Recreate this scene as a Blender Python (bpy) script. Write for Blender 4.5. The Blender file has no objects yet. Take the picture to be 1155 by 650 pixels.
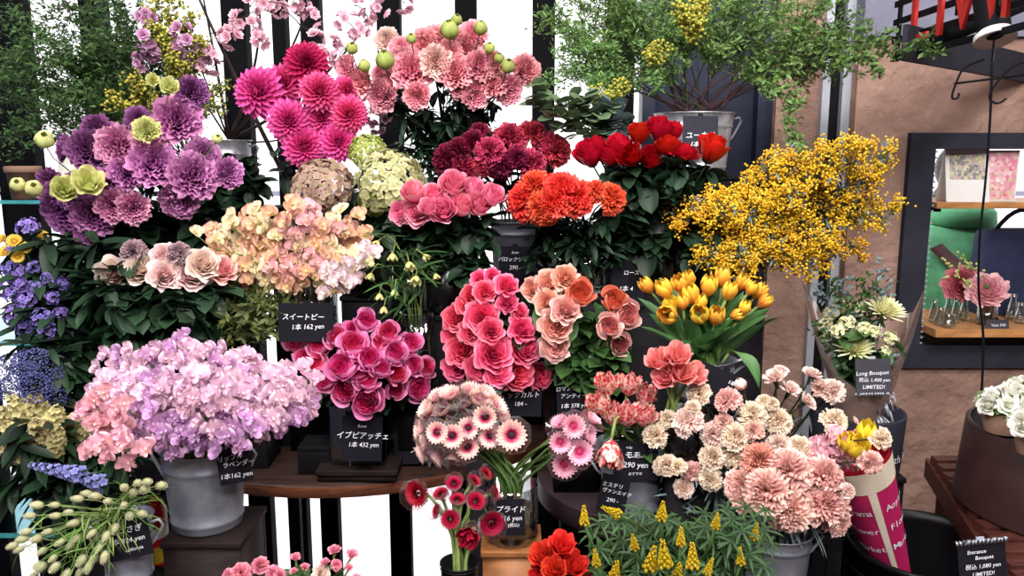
import bpy, math, random
import numpy as np
from mathutils import Vector, Matrix
random.seed(7); RNG = np.random.default_rng(7)
R = math.radians; PI = math.pi
SC = bpy.context.scene; COL = SC.collection
# ------------------------------------------------------------------ camera
F = 906.0; PITCH = R(9.4); CAM = Vector((0, 0, 1.45))
cd = bpy.data.cameras.new('camera'); cam = bpy.data.objects.new('camera', cd); COL.objects.link(cam)
cam.location = CAM; cam.rotation_euler = (R(90) - PITCH, 0, 0)
cd.sensor_width = 36; cd.lens = F / 1155 * 36; cd.clip_start = 0.02; SC.camera = cam
_c, _s = math.cos(PITCH), math.sin(PITCH)
def P(px, py, Y):
    a = (px - 577.5) / F; b = (325 - py) / F
    d = Vector((a, _c + _s * b, -_s + _c * b))
    return CAM + d * (Y / d.y)
def S(py, Y):                                   # metres per photo pixel there
    return Y / (_c + _s * (325 - py) / F) / F
def TOCAM(p): return (CAM - p).normalized()
# ------------------------------------------------------------------ colour and materials
def lin(h):
    if isinstance(h, str):
        h = h.lstrip('#'); h = [int(h[i:i+2], 16) / 255 for i in (0, 2, 4)]
    return tuple(((c + .055) / 1.055) ** 2.4 if c > .04045 else c / 12.92 for c in h[:3]) + (1,)
MATS = {}
def newmat(name):
    m = bpy.data.materials.new(name); m.use_nodes = True; MATS[name] = m
    nt = m.node_tree; nt.nodes.clear()
    o = nt.nodes.new('ShaderNodeOutputMaterial')
    return m, nt, o
def N(nt, t, **kw):
    n = nt.nodes.new(t)
    for k, v in kw.items():
        if k in n.inputs: n.inputs[k].default_value = v
        else: setattr(n, k, v)
    return n
def plain(name, col, rough=.6, metal=0, noise=.12, scale=12, bump=0, bscale=80, stretch=None, col2=None, spec=.4, detail=5):
    m, nt, o = newmat(name); L = nt.links.new
    p = N(nt, 'ShaderNodeBsdfPrincipled', Roughness=rough, Metallic=metal); p.inputs['Specular IOR Level'].default_value = spec
    tc = N(nt, 'ShaderNodeTexCoord'); mp = N(nt, 'ShaderNodeMapping'); L(tc.outputs['Object'], mp.inputs[0])
    if stretch: mp.inputs['Scale'].default_value = stretch
    nz = N(nt, 'ShaderNodeTexNoise', Scale=scale, Detail=detail); L(mp.outputs[0], nz.inputs['Vector'])
    c = lin(col); c2 = lin(col2) if col2 else tuple(max(0, x * (1 - noise * 2.2)) for x in c[:3]) + (1,)
    cr = N(nt, 'ShaderNodeValToRGB'); cr.color_ramp.elements[0].position = .35; cr.color_ramp.elements[1].position = .65
    cr.color_ramp.elements[0].color = c2; cr.color_ramp.elements[1].color = tuple(min(1, x * (1 + noise)) for x in c[:3]) + (1,)
    L(nz.outputs[0], cr.inputs[0]); L(cr.outputs[0], p.inputs['Base Color'])
    if bump:
        n2 = N(nt, 'ShaderNodeTexNoise', Scale=bscale, Detail=8); L(mp.outputs[0], n2.inputs['Vector'])
        b = N(nt, 'ShaderNodeBump', Strength=bump, Distance=.01 if bscale > 15 else .03); L(n2.outputs[0], b.inputs['Height']); L(b.outputs[0], p.inputs['Normal'])
    L(p.outputs[0], o.inputs[0]); return m
def petal(name, stops, var=.12, trans=.28, rough=.55, streak=0, streakcol=None, hv=.008):
    """stops: [(pos, hex)] from petal base (0) to petal rim (1)"""
    m, nt, o = newmat(name); L = nt.links.new
    at = N(nt, 'ShaderNodeAttribute'); at.attribute_name = 'pt'
    sp = N(nt, 'ShaderNodeSeparateXYZ'); L(at.outputs['Vector'], sp.inputs[0])
    oi = N(nt, 'ShaderNodeObjectInfo')
    cr = N(nt, 'ShaderNodeValToRGB'); e = cr.color_ramp.elements
    e[0].position = stops[0][0]; e[0].color = lin(stops[0][1])
    e[1].position = stops[-1][0]; e[1].color = lin(stops[-1][1])
    for q, h in stops[1:-1]:
        x = e.new(q); x.color = lin(h)
    ma = N(nt, 'ShaderNodeMath', operation='MULTIPLY_ADD'); ma.inputs[1].default_value = .16; L(sp.outputs[1], ma.inputs[0])
    sb = N(nt, 'ShaderNodeMath', operation='SUBTRACT'); sb.inputs[1].default_value = .08; L(sp.outputs[0], sb.inputs[0]); L(sb.outputs[0], ma.inputs[2])
    L(ma.outputs[0], cr.inputs[0]); col = cr.outputs[0]
    if streak:
        tc = N(nt, 'ShaderNodeTexCoord'); nz = N(nt, 'ShaderNodeTexNoise', Scale=streak, Detail=3); L(tc.outputs['Object'], nz.inputs['Vector'])
        r2 = N(nt, 'ShaderNodeValToRGB'); r2.color_ramp.elements[0].position = .47; r2.color_ramp.elements[1].position = .56; L(nz.outputs[0], r2.inputs[0])
        mx = N(nt, 'ShaderNodeMixRGB'); mx.inputs['Color2'].default_value = lin(streakcol); L(r2.outputs[0], mx.inputs[0]); L(col, mx.inputs['Color1']); col = mx.outputs[0]
    hs = N(nt, 'ShaderNodeHueSaturation'); L(col, hs.inputs['Color'])
    mr = N(nt, 'ShaderNodeMapRange'); mr.inputs['To Min'].default_value = 1 - var; mr.inputs['To Max'].default_value = 1 + var; L(oi.outputs['Random'], mr.inputs[0]); 
    ad = N(nt, 'ShaderNodeMath', operation='MULTIPLY_ADD'); ad.inputs[1].default_value = .16; L(sp.outputs[1], ad.inputs[0])
    s2 = N(nt, 'ShaderNodeMath', operation='SUBTRACT'); s2.inputs[1].default_value = .08; L(mr.outputs[0], s2.inputs[0]); L(s2.outputs[0], ad.inputs[2]); L(ad.outputs[0], hs.inputs['Value'])
    m2 = N(nt, 'ShaderNodeMapRange'); m2.inputs['To Min'].default_value = .5 - hv; m2.inputs['To Max'].default_value = .5 + hv
    ml = N(nt, 'ShaderNodeMath', operation='MULTIPLY'); ml.inputs[1].default_value = 7.31; fr = N(nt, 'ShaderNodeMath', operation='FRACT')
    L(oi.outputs['Random'], ml.inputs[0]); L(ml.outputs[0], fr.inputs[0]); L(fr.outputs[0], m2.inputs[0]); L(m2.outputs[0], hs.inputs['Hue'])
    p = N(nt, 'ShaderNodeBsdfPrincipled', Roughness=rough); p.inputs['Specular IOR Level'].default_value = .3
    L(hs.outputs[0], p.inputs['Base Color'])
    t = N(nt, 'ShaderNodeBsdfTranslucent'); L(hs.outputs[0], t.inputs[0])
    mix = N(nt, 'ShaderNodeMixShader'); mix.inputs[0].default_value = trans
    L(p.outputs[0], mix.inputs[1]); L(t.outputs[0], mix.inputs[2]); L(mix.outputs[0], o.inputs[0]); return m
def glass(name, col='#ffffff', amount=.12, rough=.03):
    m, nt, o = newmat(name); L = nt.links.new
    t = N(nt, 'ShaderNodeBsdfTransparent'); t.inputs[0].default_value = lin(col)
    g = N(nt, 'ShaderNodeBsdfGlossy', Roughness=rough)
    lw = N(nt, 'ShaderNodeLayerWeight', Blend=.35)
    ml = N(nt, 'ShaderNodeMath', operation='MULTIPLY_ADD'); ml.inputs[1].default_value = .6; ml.inputs[2].default_value = amount
    mix = N(nt, 'ShaderNodeMixShader'); L(lw.outputs['Facing'], ml.inputs[0]); L(ml.outputs[0], mix.inputs[0])
    L(t.outputs[0], mix.inputs[1]); L(g.outputs[0], mix.inputs[2]); L(mix.outputs[0], o.inputs[0]); return m
def stripes(name, ca, cb, scale, axis='X'):
    m, nt, o = newmat(name); L = nt.links.new
    tc = N(nt, 'ShaderNodeTexCoord'); w = N(nt, 'ShaderNodeTexWave', Scale=scale); w.bands_direction = axis; L(tc.outputs['Object'], w.inputs[0])
    mx = N(nt, 'ShaderNodeMixRGB'); mx.inputs['Color1'].default_value = lin(ca); mx.inputs['Color2'].default_value = lin(cb); L(w.outputs['Fac'], mx.inputs[0])
    p = N(nt, 'ShaderNodeBsdfPrincipled', Roughness=.6); L(mx.outputs[0], p.inputs['Base Color']); L(p.outputs[0], o.inputs[0]); return m
# ------------------------------------------------------------------ mesh building
class MB:
    def __init__(s): s.v = []; s.f = []; s.t = []; s.n = 0; s.mi = []
    def add(s, v, f, t=0., r=None, mi=0):
        v = np.asarray(v, float).reshape(-1, 3); k = len(v)
        if r is None: r = random.random()
        tt = np.zeros((k, 3)); tt[:, 0] = t; tt[:, 1] = r
        s.v.append(v); s.t.append(tt)
        b = s.n
        for q in f: s.f.append(tuple(i + b for i in q))
        s.mi += [mi] * len(f); s.n += k
    def mesh(s, name, mats, smooth=True):
        me = bpy.data.meshes.new(name)
        v = np.concatenate(s.v)
        me.from_pydata(v.tolist(), [], s.f)
        a = me.attributes.new('pt', 'FLOAT_VECTOR', 'POINT'); a.data.foreach_set('vector', np.concatenate(s.t).ravel())
        for m in (mats if isinstance(mats, (list, tuple)) else [mats]): me.materials.append(m)
        if any(s.mi): me.polygons.foreach_set('material_index', s.mi)
        if smooth: me.polygons.foreach_set('use_smooth', [True] * len(me.polygons))
        me.update(); return me
def gridf(nu, nv):
    return [(j*nu+i, j*nu+i+1, (j+1)*nu+i+1, (j+1)*nu+i) for j in range(nv-1) for i in range(nu-1)]
def frame(z, roll=0., up=None):
    z = Vector(z).normalized(); a = Vector((0, 0, 1)) if up is None else Vector(up)
    if abs(z.dot(a)) > .98: a = Vector((0, 1, 0))
    x = a.cross(z).normalized(); y = z.cross(x)
    c, s = math.cos(roll), math.sin(roll)
    x, y = x * c + y * s, y * c - x * s
    return Matrix((x, y, z)).transposed()
def npm(m): return np.array(m)
# -- templates: (verts, faces, t)
def leafgrid(L=1., W=.3, nu=3, nv=5, cup=0., curl=0., base=.15, peak=.5, tip=0., ruf=0., rn=3, fold=0., ph=0., notch=0.):
    """petal or leaf lying along +x, face up +z"""
    u = np.linspace(-1, 1, nu)[None, :].repeat(nv, 0); v = np.linspace(0, 1, nv)[:, None].repeat(nu, 1)
    w = np.where(v < peak, base + (1 - base) * np.sin(v / peak * PI / 2), tip + (1 - tip) * np.sqrt(np.clip(1 - ((v - peak) / (1 - peak + 1e-6)) ** 2, 0, 1)))
    x = L * (v - notch * np.abs(u) ** 2 * v)
    y = W * u * w
    z = cup * (u ** 2) * w + curl * v ** 2 + ruf * v ** 1.5 * np.sin(rn * u * PI + ph) + fold * np.abs(u) * w
    return np.stack([x, y, z], -1).reshape(-1, 3), gridf(nu, nv), v.ravel()
def put(mb, tpl, az=0., el=0., loc=(0, 0, 0), sc=1., twist=0., r=None, t0=0., t1=1., mi=0, M=None):
    """rotate a leafgrid: elevation el above the xy plane, then azimuth az"""
    v, f, t = tpl
    m = Matrix.Rotation(az, 3, 'Z') @ Matrix.Rotation(-el, 3, 'Y') @ Matrix.Rotation(twist, 3, 'X')
    if M is not None: m = M @ m
    mb.add(v @ npm(m).T * sc + np.array(loc), f, t0 + (t1 - t0) * t, r, mi)
def cup(mb, a0, hw, prof, z0=0., nu=6, nv=6, ruf=0., rn=3, spiral=.06, drop=.2, topw=.55, ph=None, t0=0., t1=1., r=None, zr=0., mi=0, serr=0.):
    """petal wrapped on a surface of revolution; prof(v)->(r,z)"""
    if ph is None: ph = random.random() * 6.28
    u = np.linspace(-1, 1, nu)[None, :].repeat(nv, 0); v = np.linspace(0, 1, nv)[:, None].repeat(nu, 1)
    w = np.minimum(1, .5 + v * 1.6) * np.where(v > topw, np.sqrt(np.clip(1 - ((v - topw) / (1.12 - topw)) ** 2, 0.05, 1)), 1)
    rr, zz = prof(v)
    a = a0 + u * hw * w
    wave = np.sin(rn * u * PI + ph)
    rr = rr * (1 + spiral * u) + ruf * v ** 2 * wave
    zz = z0 + zz - drop * u ** 2 * v ** 2 + zr * v ** 2 * np.cos(rn * u * PI + ph * 1.3)
    if serr:
        sg = np.where((np.arange(nu) % 2) == 0, serr, -serr)[None, :] * (v > .95)
        zz = zz + sg; 
    mb.add(np.stack([rr * np.cos(a), rr * np.sin(a), zz], -1).reshape(-1, 3), gridf(nu, nv), t0 + (t1 - t0) * v.ravel(), r, mi)
def tube(mb, pts, r0, r1=None, n=5, t=0., r=None, mi=0, cap=True):
    pts = [Vector(p) for p in pts]; k = len(pts); r1 = r0 if r1 is None else r1
    rad = r0 if isinstance(r0, (list, tuple)) else [r0 + (r1 - r0) * i / (k - 1) for i in range(k)]
    up = Vector((0.3, .1, 1)); vs = []
    for i, p in enumerate(pts):
        d = (pts[min(i+1, k-1)] - pts[max(i-1, 0)]);
        if d.length < 1e-9: d = Vector((0, 0, 1))
        d.normalize(); x = up.cross(d)
        if x.length < 1e-3: x = Vector((1, 0, 0))
        x.normalize(); y = d.cross(x)
        for j in range(n):
            a = 2 * PI * j / n; q = p + (x * math.cos(a) + y * math.sin(a)) * rad[i]; vs.append(q)
    f = [(i*n+j, i*n+(j+1) % n, (i+1)*n+(j+1) % n, (i+1)*n+j) for i in range(k-1) for j in range(n)]
    if cap: f += [tuple(range(n))[::-1], tuple((k-1)*n+j for j in range(n))]
    mb.add([tuple(q) for q in vs], f, t, r, mi)
def bez(a, b, c, n=8, d=None):
    a, b, c = Vector(a), Vector(b), Vector(c)
    if d is None: return [a*(1-t)**2 + b*2*t*(1-t) + c*t*t for t in [i/(n-1) for i in range(n)]]
    d = Vector(d); return [a*(1-t)**3 + b*3*t*(1-t)**2 + c*3*t*t*(1-t) + d*t**3 for t in [i/(n-1) for i in range(n)]]
def box(mb, lo, hi, mi=0, bev=0.):
    x0, y0, z0 = lo; x1, y1, z1 = hi
    if bev <= 0:
        v = [(x0,y0,z0),(x1,y0,z0),(x1,y1,z0),(x0,y1,z0),(x0,y0,z1),(x1,y0,z1),(x1,y1,z1),(x0,y1,z1)]
        mb.add(v, [(3,2,1,0),(4,5,6,7),(0,1,5,4),(1,2,6,5),(2,3,7,6),(3,0,4,7)], 0, 0, mi); return
    import bmesh
    bm = bmesh.new(); bmesh.ops.create_cube(bm, size=1)
    for q in bm.verts: q.co = Vector(((x0+x1)/2 + q.co.x*(x1-x0), (y0+y1)/2 + q.co.y*(y1-y0), (z0+z1)/2 + q.co.z*(z1-z0)))
    bmesh.ops.bevel(bm, geom=bm.edges[:], offset=bev, segments=2, affect='EDGES', profile=.6)
    bm.verts.index_update(); mb.add([tuple(q.co) for q in bm.verts], [tuple(w.index for w in p.verts) for p in bm.faces], 0, 0, mi); bm.free()
def lathe(mb, prof, n=32, c=(0, 0, 0), mi=0, a0=0., a1=2*PI, t=0.):
    full = abs(a1 - a0 - 2*PI) < 1e-6; m = n if full else n + 1; vs = []
    for (r, z) in prof:
        for j in range(m):
            a = a0 + (a1 - a0) * j / n; vs.append((c[0] + r*math.cos(a), c[1] + r*math.sin(a), c[2] + z))
    f = []
    for i in range(len(prof)-1):
        for j in range(n):
            k = (j+1) % m if full else j+1
            f.append((i*m+j, i*m+k, (i+1)*m+k, (i+1)*m+j))
    mb.add(vs, f, t, .5, mi)
ICO = None
def ico():
    global ICO
    if ICO is None:
        g = (1+5**.5)/2; v = np.array([(-1,g,0),(1,g,0),(-1,-g,0),(1,-g,0),(0,-1,g),(0,1,g),(0,-1,-g),(0,1,-g),(g,0,-1),(g,0,1),(-g,0,-1),(-g,0,1)], float)
        v /= np.linalg.norm(v[0])
        f = [(0,11,5),(0,5,1),(0,1,7),(0,7,10),(0,10,11),(1,5,9),(5,11,4),(11,10,2),(10,7,6),(7,1,8),(3,9,4),(3,4,2),(3,2,6),(3,6,8),(3,8,9),(4,9,5),(2,4,11),(6,2,10),(8,6,7),(9,8,1)]
        ICO = (v, f)
    return ICO
def ball(mb, c, r, sz=1., t=0., rr=None, mi=0):
    v, f = ico(); mb.add(v * np.array([r, r, r*sz]) + np.array(c), f, t, rr, mi)
def sphere(mb, c, r, n=12, m=8, sx=1, sy=1, sz=1, mi=0, t=0):
    vs = []
    for i in range(m+1):
        th = PI*i/m
        for j in range(n):
            a = 2*PI*j/n; vs.append((c[0]+r*sx*math.sin(th)*math.cos(a), c[1]+r*sy*math.sin(th)*math.sin(a), c[2]+r*sz*math.cos(th)))
    mb.add(vs, [(i*n+j, i*n+(j+1) % n, (i+1)*n+(j+1) % n, (i+1)*n+j)[::-1] for i in range(m) for j in range(n)], t, .5, mi)
# ------------------------------------------------------------------ objects
def link(name, data, parent=None, loc=None, M=None):
    o = bpy.data.objects.new(name, data); COL.objects.link(o)
    if parent is not None: o.parent = parent
    if M is not None: o.matrix_basis = M
    elif loc is not None: o.location = loc
    return o
def tag(o, label, cat, group=None, kind=None):
    if label: o['label'] = label
    if cat: o['category'] = cat
    if group: o['group'] = group
    if kind: o['kind'] = kind
    return o
def thing(name, loc, label, cat, group=None, rz=0.):
    o = bpy.data.objects.new(name, None); o.empty_display_size = .02; COL.objects.link(o); o.location = loc; o.rotation_euler = (0, 0, rz)
    return tag(o, label, cat, group)
def struct(name, mb, mat, smooth=False):
    o = link(name, mb.mesh(name, mat, smooth)); o['kind'] = 'structure'; return o
def part(name, mb, mat, parent, loc=None, smooth=True, label=None, M=None):
    o = link(name, mb.mesh(name, mat, smooth), parent, loc, M)
    if label: o['label'] = label
    return o
# ------------------------------------------------------------------ flower heads: unit radius 1, attached at the origin, facing +z
GA = 2.399963
def prof(Rr, H, flare=0., close=0., pw=.75):
    def f(v): return Rr * np.sin(np.minimum(1, v * 1.12) * PI / 2) ** pw + flare * v ** 3 - close * v ** 3, H * v
    return f
def rose_mb(k=0, openness=1.):
    mb = MB(); a = k * 1.1
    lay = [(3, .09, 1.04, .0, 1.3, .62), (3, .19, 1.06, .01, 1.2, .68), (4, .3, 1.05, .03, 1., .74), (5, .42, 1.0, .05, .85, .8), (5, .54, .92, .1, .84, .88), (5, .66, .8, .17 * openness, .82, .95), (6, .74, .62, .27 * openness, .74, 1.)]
    for li, (n, r, h, fl, hw, t1) in enumerate(lay):
        for i in range(n):
            cup(mb, a + i * 2 * PI / n + random.uniform(-.15, .15), hw * random.uniform(.9, 1.1), prof(r * random.uniform(.94, 1.06), h * random.uniform(.94, 1.06), fl), nu=8, nv=6, ruf=.015 + .04 * li / 6, rn=1.4, zr=.01*li, spiral=.13, drop=.06 + .1 * li / 6, topw=.74, t0=0., t1=t1)
        a += 2.4
    return mb
def bud_rose_mb(k=0):
    """tall half-open rose seen from the side"""
    mb = MB(); a = k
    for li, (n, r, h, fl, hw, t1) in enumerate([(3, .12, 1.72, .0, 1.3, .6), (3, .26, 1.75, .0, 1.2, .7), (4, .42, 1.74, .02, .95, .75), (4, .6, 1.64, .05, .92, .85), (5, .76, 1.42, .16, .85, 1.)]):
        for i in range(n):
            cup(mb, a + i * 2 * PI / n, hw, prof(r, h * random.uniform(.92, 1.04), fl, .0, .55), nu=8, nv=8, ruf=.035, rn=1.2, zr=.02, spiral=.14, drop=.12, topw=.72, t0=.05, t1=t1)
        a += 2.4
    return mb
def cabbage_mb(k=0):
    """deep cupped garden rose: pale outer shell around a packed dark heart"""
    mb = MB(); a = k * .8
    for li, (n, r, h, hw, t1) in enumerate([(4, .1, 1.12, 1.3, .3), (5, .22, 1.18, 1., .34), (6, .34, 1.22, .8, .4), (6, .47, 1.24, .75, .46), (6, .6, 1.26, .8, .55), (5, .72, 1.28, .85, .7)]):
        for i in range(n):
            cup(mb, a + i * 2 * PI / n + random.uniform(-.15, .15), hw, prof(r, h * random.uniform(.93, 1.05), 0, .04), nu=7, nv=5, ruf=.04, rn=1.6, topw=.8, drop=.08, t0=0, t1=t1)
        a += 2.4
    for i in range(4):
        cup(mb, a + i * 2 * PI / 4, .95, prof(.9, 1.36 * random.uniform(.86, 1.04), 0, .2, .6), nu=9, nv=8, ruf=.03, rn=1., spiral=.1, drop=.22, topw=.6, t0=.6, t1=1.)
    for i in range(3):
        cup(mb, a + .6 + i * 2 * PI / 3, .85, prof(1.0, 1.12 * random.uniform(.8, 1.1), .08, 0., .6), nu=9, nv=7, ruf=.04, rn=1., spiral=.06, drop=.25, topw=.5, t0=.6, t1=1.)
    return mb
def carnation_mb(k=0, n=38, full=1.):
    mb = MB()
    for i in range(n):
        q = (i + .5) / n; el = R(86 - 82 * q ** .8 * full) + random.uniform(-.16, .16)
        v, f, t = leafgrid(L=.66 + .36 * q, W=.3 + .14 * q, nu=13, nv=5, base=.1, peak=.93, tip=.88, ruf=.11 * random.uniform(.7, 1.3), rn=3.4, ph=random.random() * 6, curl=-.14 * q + .02)
        v = v.copy(); last = v[-13:]; last[:, 0] += np.where(np.arange(13) % 2 == 0, .03, -.035); v[-13:] = last
        put(mb, (v, f, t), az=i * GA + k + random.uniform(-.3, .3), el=el, loc=(0, 0, .22 * (1 - q)), twist=random.uniform(-1.1, 1.1), t0=.0, t1=.8 + .2 * q)
    return mb
def lisianthus_mb(k=0):
    mb = MB(); a = k
    for li, (n, r, h, fl, hw, t1) in enumerate([(4, .12, .84, .03, 1.1, .7), (5, .26, .88, .06, .9, .78), (5, .4, .88, .1, .85, .85), (6, .54, .82, .16, .78, .92), (6, .66, .72, .24, .75, .97), (6, .74, .55, .3, .72, 1.)]):
        for i in range(n):
            cup(mb, a + i * 2 * PI / n + random.uniform(-.15, .15), hw, prof(r, h * random.uniform(.92, 1.08), fl), nu=10, nv=6, ruf=.075, rn=3.2, zr=.06, spiral=.1, drop=.06, topw=.74, t0=.0, t1=t1)
        a += 2.4
    return mb
def dahlia_mb(k=0, n=95):
    mb = MB()
    for i in range(n):
        q = (i + .5) / n; el = R(88 - 100 * q ** .8)
        L = .38 + .62 * q ** .6
        tp = leafgrid(L=L, W=.085 + .075 * q, nu=5, nv=6, base=.4, peak=.62, tip=.05, cup=.11, curl=-.1 * q + .14 * (1 - q))
        put(mb, tp, az=i * GA + k, el=el + random.uniform(-.06, .06), loc=(0, 0, .28), t0=0, t1=.35 + .65 * q ** .5)
    return mb
def mum_mb(k=0):
    mb = MB()
    for i in range(130):
        q = (i + .5) / 130; el = R(86 - 78 * q)
        put(mb, leafgrid(L=.4 + .6 * q ** .7, W=.045 + .02 * q, nu=3, nv=6, base=.6, peak=.7, tip=.3, cup=.04, curl=.12), az=i * GA + k, el=el, loc=(0, 0, .1), t0=.0, t1=.3 + .7 * q)
    return mb
def tulip_mb(k=0, op=0.):
    mb = MB()
    def pf(r):
        def f(v): return r * np.sin(PI * np.clip(.1 + .68 * v, 0, 1)) ** .8 + op * v ** 2, 2.5 * v
        return f
    for j, r in enumerate((.82, 1.)):
        for i in range(3):
            cup(mb, k + j * PI / 3 + i * 2 * PI / 3, .98, pf(r), nu=7, nv=8, drop=.7, spiral=.04, ruf=.02, rn=1, topw=.45, t0=0, t1=1.)
    return mb
def double_tulip_mb(k=0):
    mb = MB(); a = k
    for li, (n, r, h, fl) in enumerate([(3, .25, 1.6, 0), (4, .45, 1.7, .02), (5, .65, 1.65, .1), (6, .85, 1.4, .22)]):
        for i in range(n):
            cup(mb, a + i * 2 * PI / n, .72, prof(r, h * random.uniform(.86, 1.06), fl, 0, .6), nu=7, nv=7, drop=.42, ruf=.04, rn=1.1, topw=.5, t0=0, t1=1.)
        a += 1.0
    return mb
def parrot_mb(k=0):
    mb = MB(); a = k
    for li, (n, r, h, fl) in enumerate([(3, .45, 1.9, -.1), (3, .7, 1.95, -.05), (3, .85, 1.8, .12)]):
        for i in range(n):
            cup(mb, a + i * 2 * PI / n, .95, prof(r, h * random.uniform(.9, 1.05), fl, 0, .55), nu=11, nv=8, drop=.45, ruf=.09, rn=3.1, zr=.08, topw=.5, t0=0, t1=1.)
        a += 1.05
    return mb
def gerbera_mb(k=0, el=18):
    mb = MB()
    for lay, (n, r0, L, W, e, t0, t1) in enumerate([(20, .25, .78, .125, el, .25, 1.), (20, .25, .7, .12, el + 10, .25, 1.), (26, .2, .3, .05, 35, .0, .4)]):
        for i in range(n):
            a = k + (i + lay * .5) * 2 * PI / n
            put(mb, leafgrid(L=L * random.uniform(.94, 1.05), W=W, nu=4, nv=6, base=.35, peak=.7, tip=.15, cup=.05, curl=.06), az=a, el=R(e), loc=(r0 * math.cos(a), r0 * math.sin(a), .08), t0=t0, t1=t1)
    sphere(mb, (0, 0, .1), .25, 16, 6, sz=.45, mi=1)
    for i in range(40):
        q = i / 40; rr = .24 * math.sqrt(q); ball(mb, (rr * math.cos(i*GA), rr * math.sin(i*GA), .2 - .06 * q), .035, mi=1)
    return mb
def pom_mb(k=0):
    """small double gerbera: dense ruff of short petals over a dark heart"""
    mb = MB()
    for lay, (n, r0, L, W, e) in enumerate([(22, .3, .7, .12, 8), (22, .28, .62, .11, 22), (26, .22, .5, .07, 38), (26, .15, .4, .05, 55), (20, .08, .32, .04, 70)]):
        for i in range(n):
            a = k + (i + lay * .5) * 2 * PI / n
            put(mb, leafgrid(L=L, W=W, nu=3, nv=5, base=.4, peak=.7, tip=.2, cup=.04, curl=.1), az=a, el=R(e), loc=(r0*math.cos(a), r0*math.sin(a), .05), t0=.0 if lay > 2 else .4, t1=.4 if lay > 2 else 1.)
    return mb
def floret_mb(k=0):
    """one sweet pea flower, about 1 across each way"""
    mb = MB()
    put(mb, leafgrid(L=1.1, W=.9, nu=13, nv=7, base=.15, peak=.55, tip=.45, ruf=.13, rn=2.3, ph=k, curl=-.2, cup=.1, notch=.06), az=PI/2, el=R(30), loc=(0, -.35, 0), t0=0, t1=1)
    for s in (-1, 1):
        put(mb, leafgrid(L=.72, W=.46, nu=9, nv=6, base=.2, peak=.6, tip=.5, ruf=.12, rn=1.9, ph=k + s, curl=.05), az=PI/2 + s * 1.15, el=R(50), loc=(0, -.35, .05), twist=s * .6, t0=.0, t1=.85)
    sphere(mb, (0, -.15, .25), .16, 8, 5, sx=.6, sy=1, sz=1.5, t=.05)
    return mb
def floret_small(mb, M, loc, sc, n=5, L=1., W=.4, el=25, t0=0., t1=1., r=None, curl=-.15, nu=3, nv=4):
    tp = leafgrid(L=L, W=W, nu=nu, nv=nv, base=.3, peak=.65, tip=.25, curl=curl, cup=.05)
    r = random.random() if r is None else r
    for i in range(n): put(mb, tp, az=i * 2 * PI / n, el=R(el), loc=loc, sc=sc, r=r, t0=t0, t1=t1, M=M)
def dome_dirs(n, maxang=100, jitter=.12):
    out = []
    for i in range(n):
        q = (i + .5) / n; th = math.acos(1 - q * (1 - math.cos(R(maxang)))); a = i * GA
        d = Vector((math.sin(th) * math.cos(a), math.sin(th) * math.sin(a), math.cos(th))) + Vector([random.uniform(-jitter, jitter) for _ in range(3)]); out.append(d.normalized())
    return out
def hydrangea_mb(k=0):
    mb = MB()
    for d in dome_dirs(330, 105):
        p = Vector((d.x, d.y, d.z * .8)) * random.uniform(.86, 1.0) * .9
        floret_small(mb, frame(d + Vector([random.uniform(-.5, .5) for _ in range(3)]), random.random() * 6), tuple(p), .115, n=4, W=.62, el=14, nu=3, nv=3)
    return mb
def blossom_mb(k=0):
    mb = MB()
    for lay, (n, e, L) in enumerate([(6, 20, 1.), (6, 42, .85), (5, 65, .6)]):
        for i in range(n):
            put(mb, leafgrid(L=L, W=.4, nu=4, nv=5, base=.2, peak=.65, tip=.4, ruf=.05, curl=.05, notch=.1), az=k + (i + lay * .5) * 2*PI/n, el=R(e), t0=0, t1=1)
    return mb
def cluster_mb(k=0, n=34, dome=95, fs=.3, np_=5, el=35, rad=.8, flat=1.):
    mb = MB()
    for d in dome_dirs(n, dome, .25):
        p = Vector((d.x, d.y, d.z * flat)) * rad * random.uniform(.75, 1.1)
        floret_small(mb, frame(d, random.random() * 6), tuple(p), fs, n=np_, W=.45, el=el)
    return mb
def haze_mb(k=0, n=260):
    """flat-topped head of very fine flowers on branching stalks"""
    mb = MB()
    for d in dome_dirs(n, 88, .1):
        p = Vector((d.x, d.y, d.z * .55)) * random.uniform(.9, 1.05)
        ball(mb, p, random.uniform(.04, .065), t=random.random())
    for i in range(26):
        d = dome_dirs(26, 80)[i]; tube(mb, [(0, 0, -.5), (d.x*.4, d.y*.4, 0), (d.x*.9, d.y*.9, d.z*.5)], .018, .01, 3, t=0, mi=1, cap=False)
    return mb
def spike_mb(k=0, n=44, H=5., rad=.7, fs=.5, np_=5):
    mb = MB()
    for i in range(n):
        q = i / n; a = i * GA; rr = rad * (1 - .75 * q)
        d = Vector((math.cos(a), math.sin(a), .25 + .6 * q)); floret_small(mb, frame(d, random.random()*6), (rr*math.cos(a), rr*math.sin(a), H*q), fs * (1 - .6*q), n=np_, el=30, W=.42)
    return mb
def lupin_mb(k=0):
    mb = MB()
    for lv in range(9):
        q = lv / 8; n = 5 if q < .7 else 3
        for i in range(n):
            a = i * 2*PI/n + lv * .7 + k; rr = .55 * (1 - .7 * q); d = Vector((math.cos(a), math.sin(a), .55 + q)); M = frame(d, 0)
            p = (rr*math.cos(a), rr*math.sin(a), 3.4 * q + random.uniform(-.1, .1))
            put(mb, leafgrid(L=1., W=.42, nu=4, nv=4, base=.3, peak=.6, tip=.2, cup=.25), az=PI/2, el=R(60), loc=p, sc=.85 * random.uniform(.8, 1.1) * (1 - .5*q), M=M)
            sphere(mb, (Vector(p) + M @ Vector((0, .1, .25))), .26 * (1 - .5*q), 6, 4, sz=1.4, t=.4)
    return mb
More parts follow.
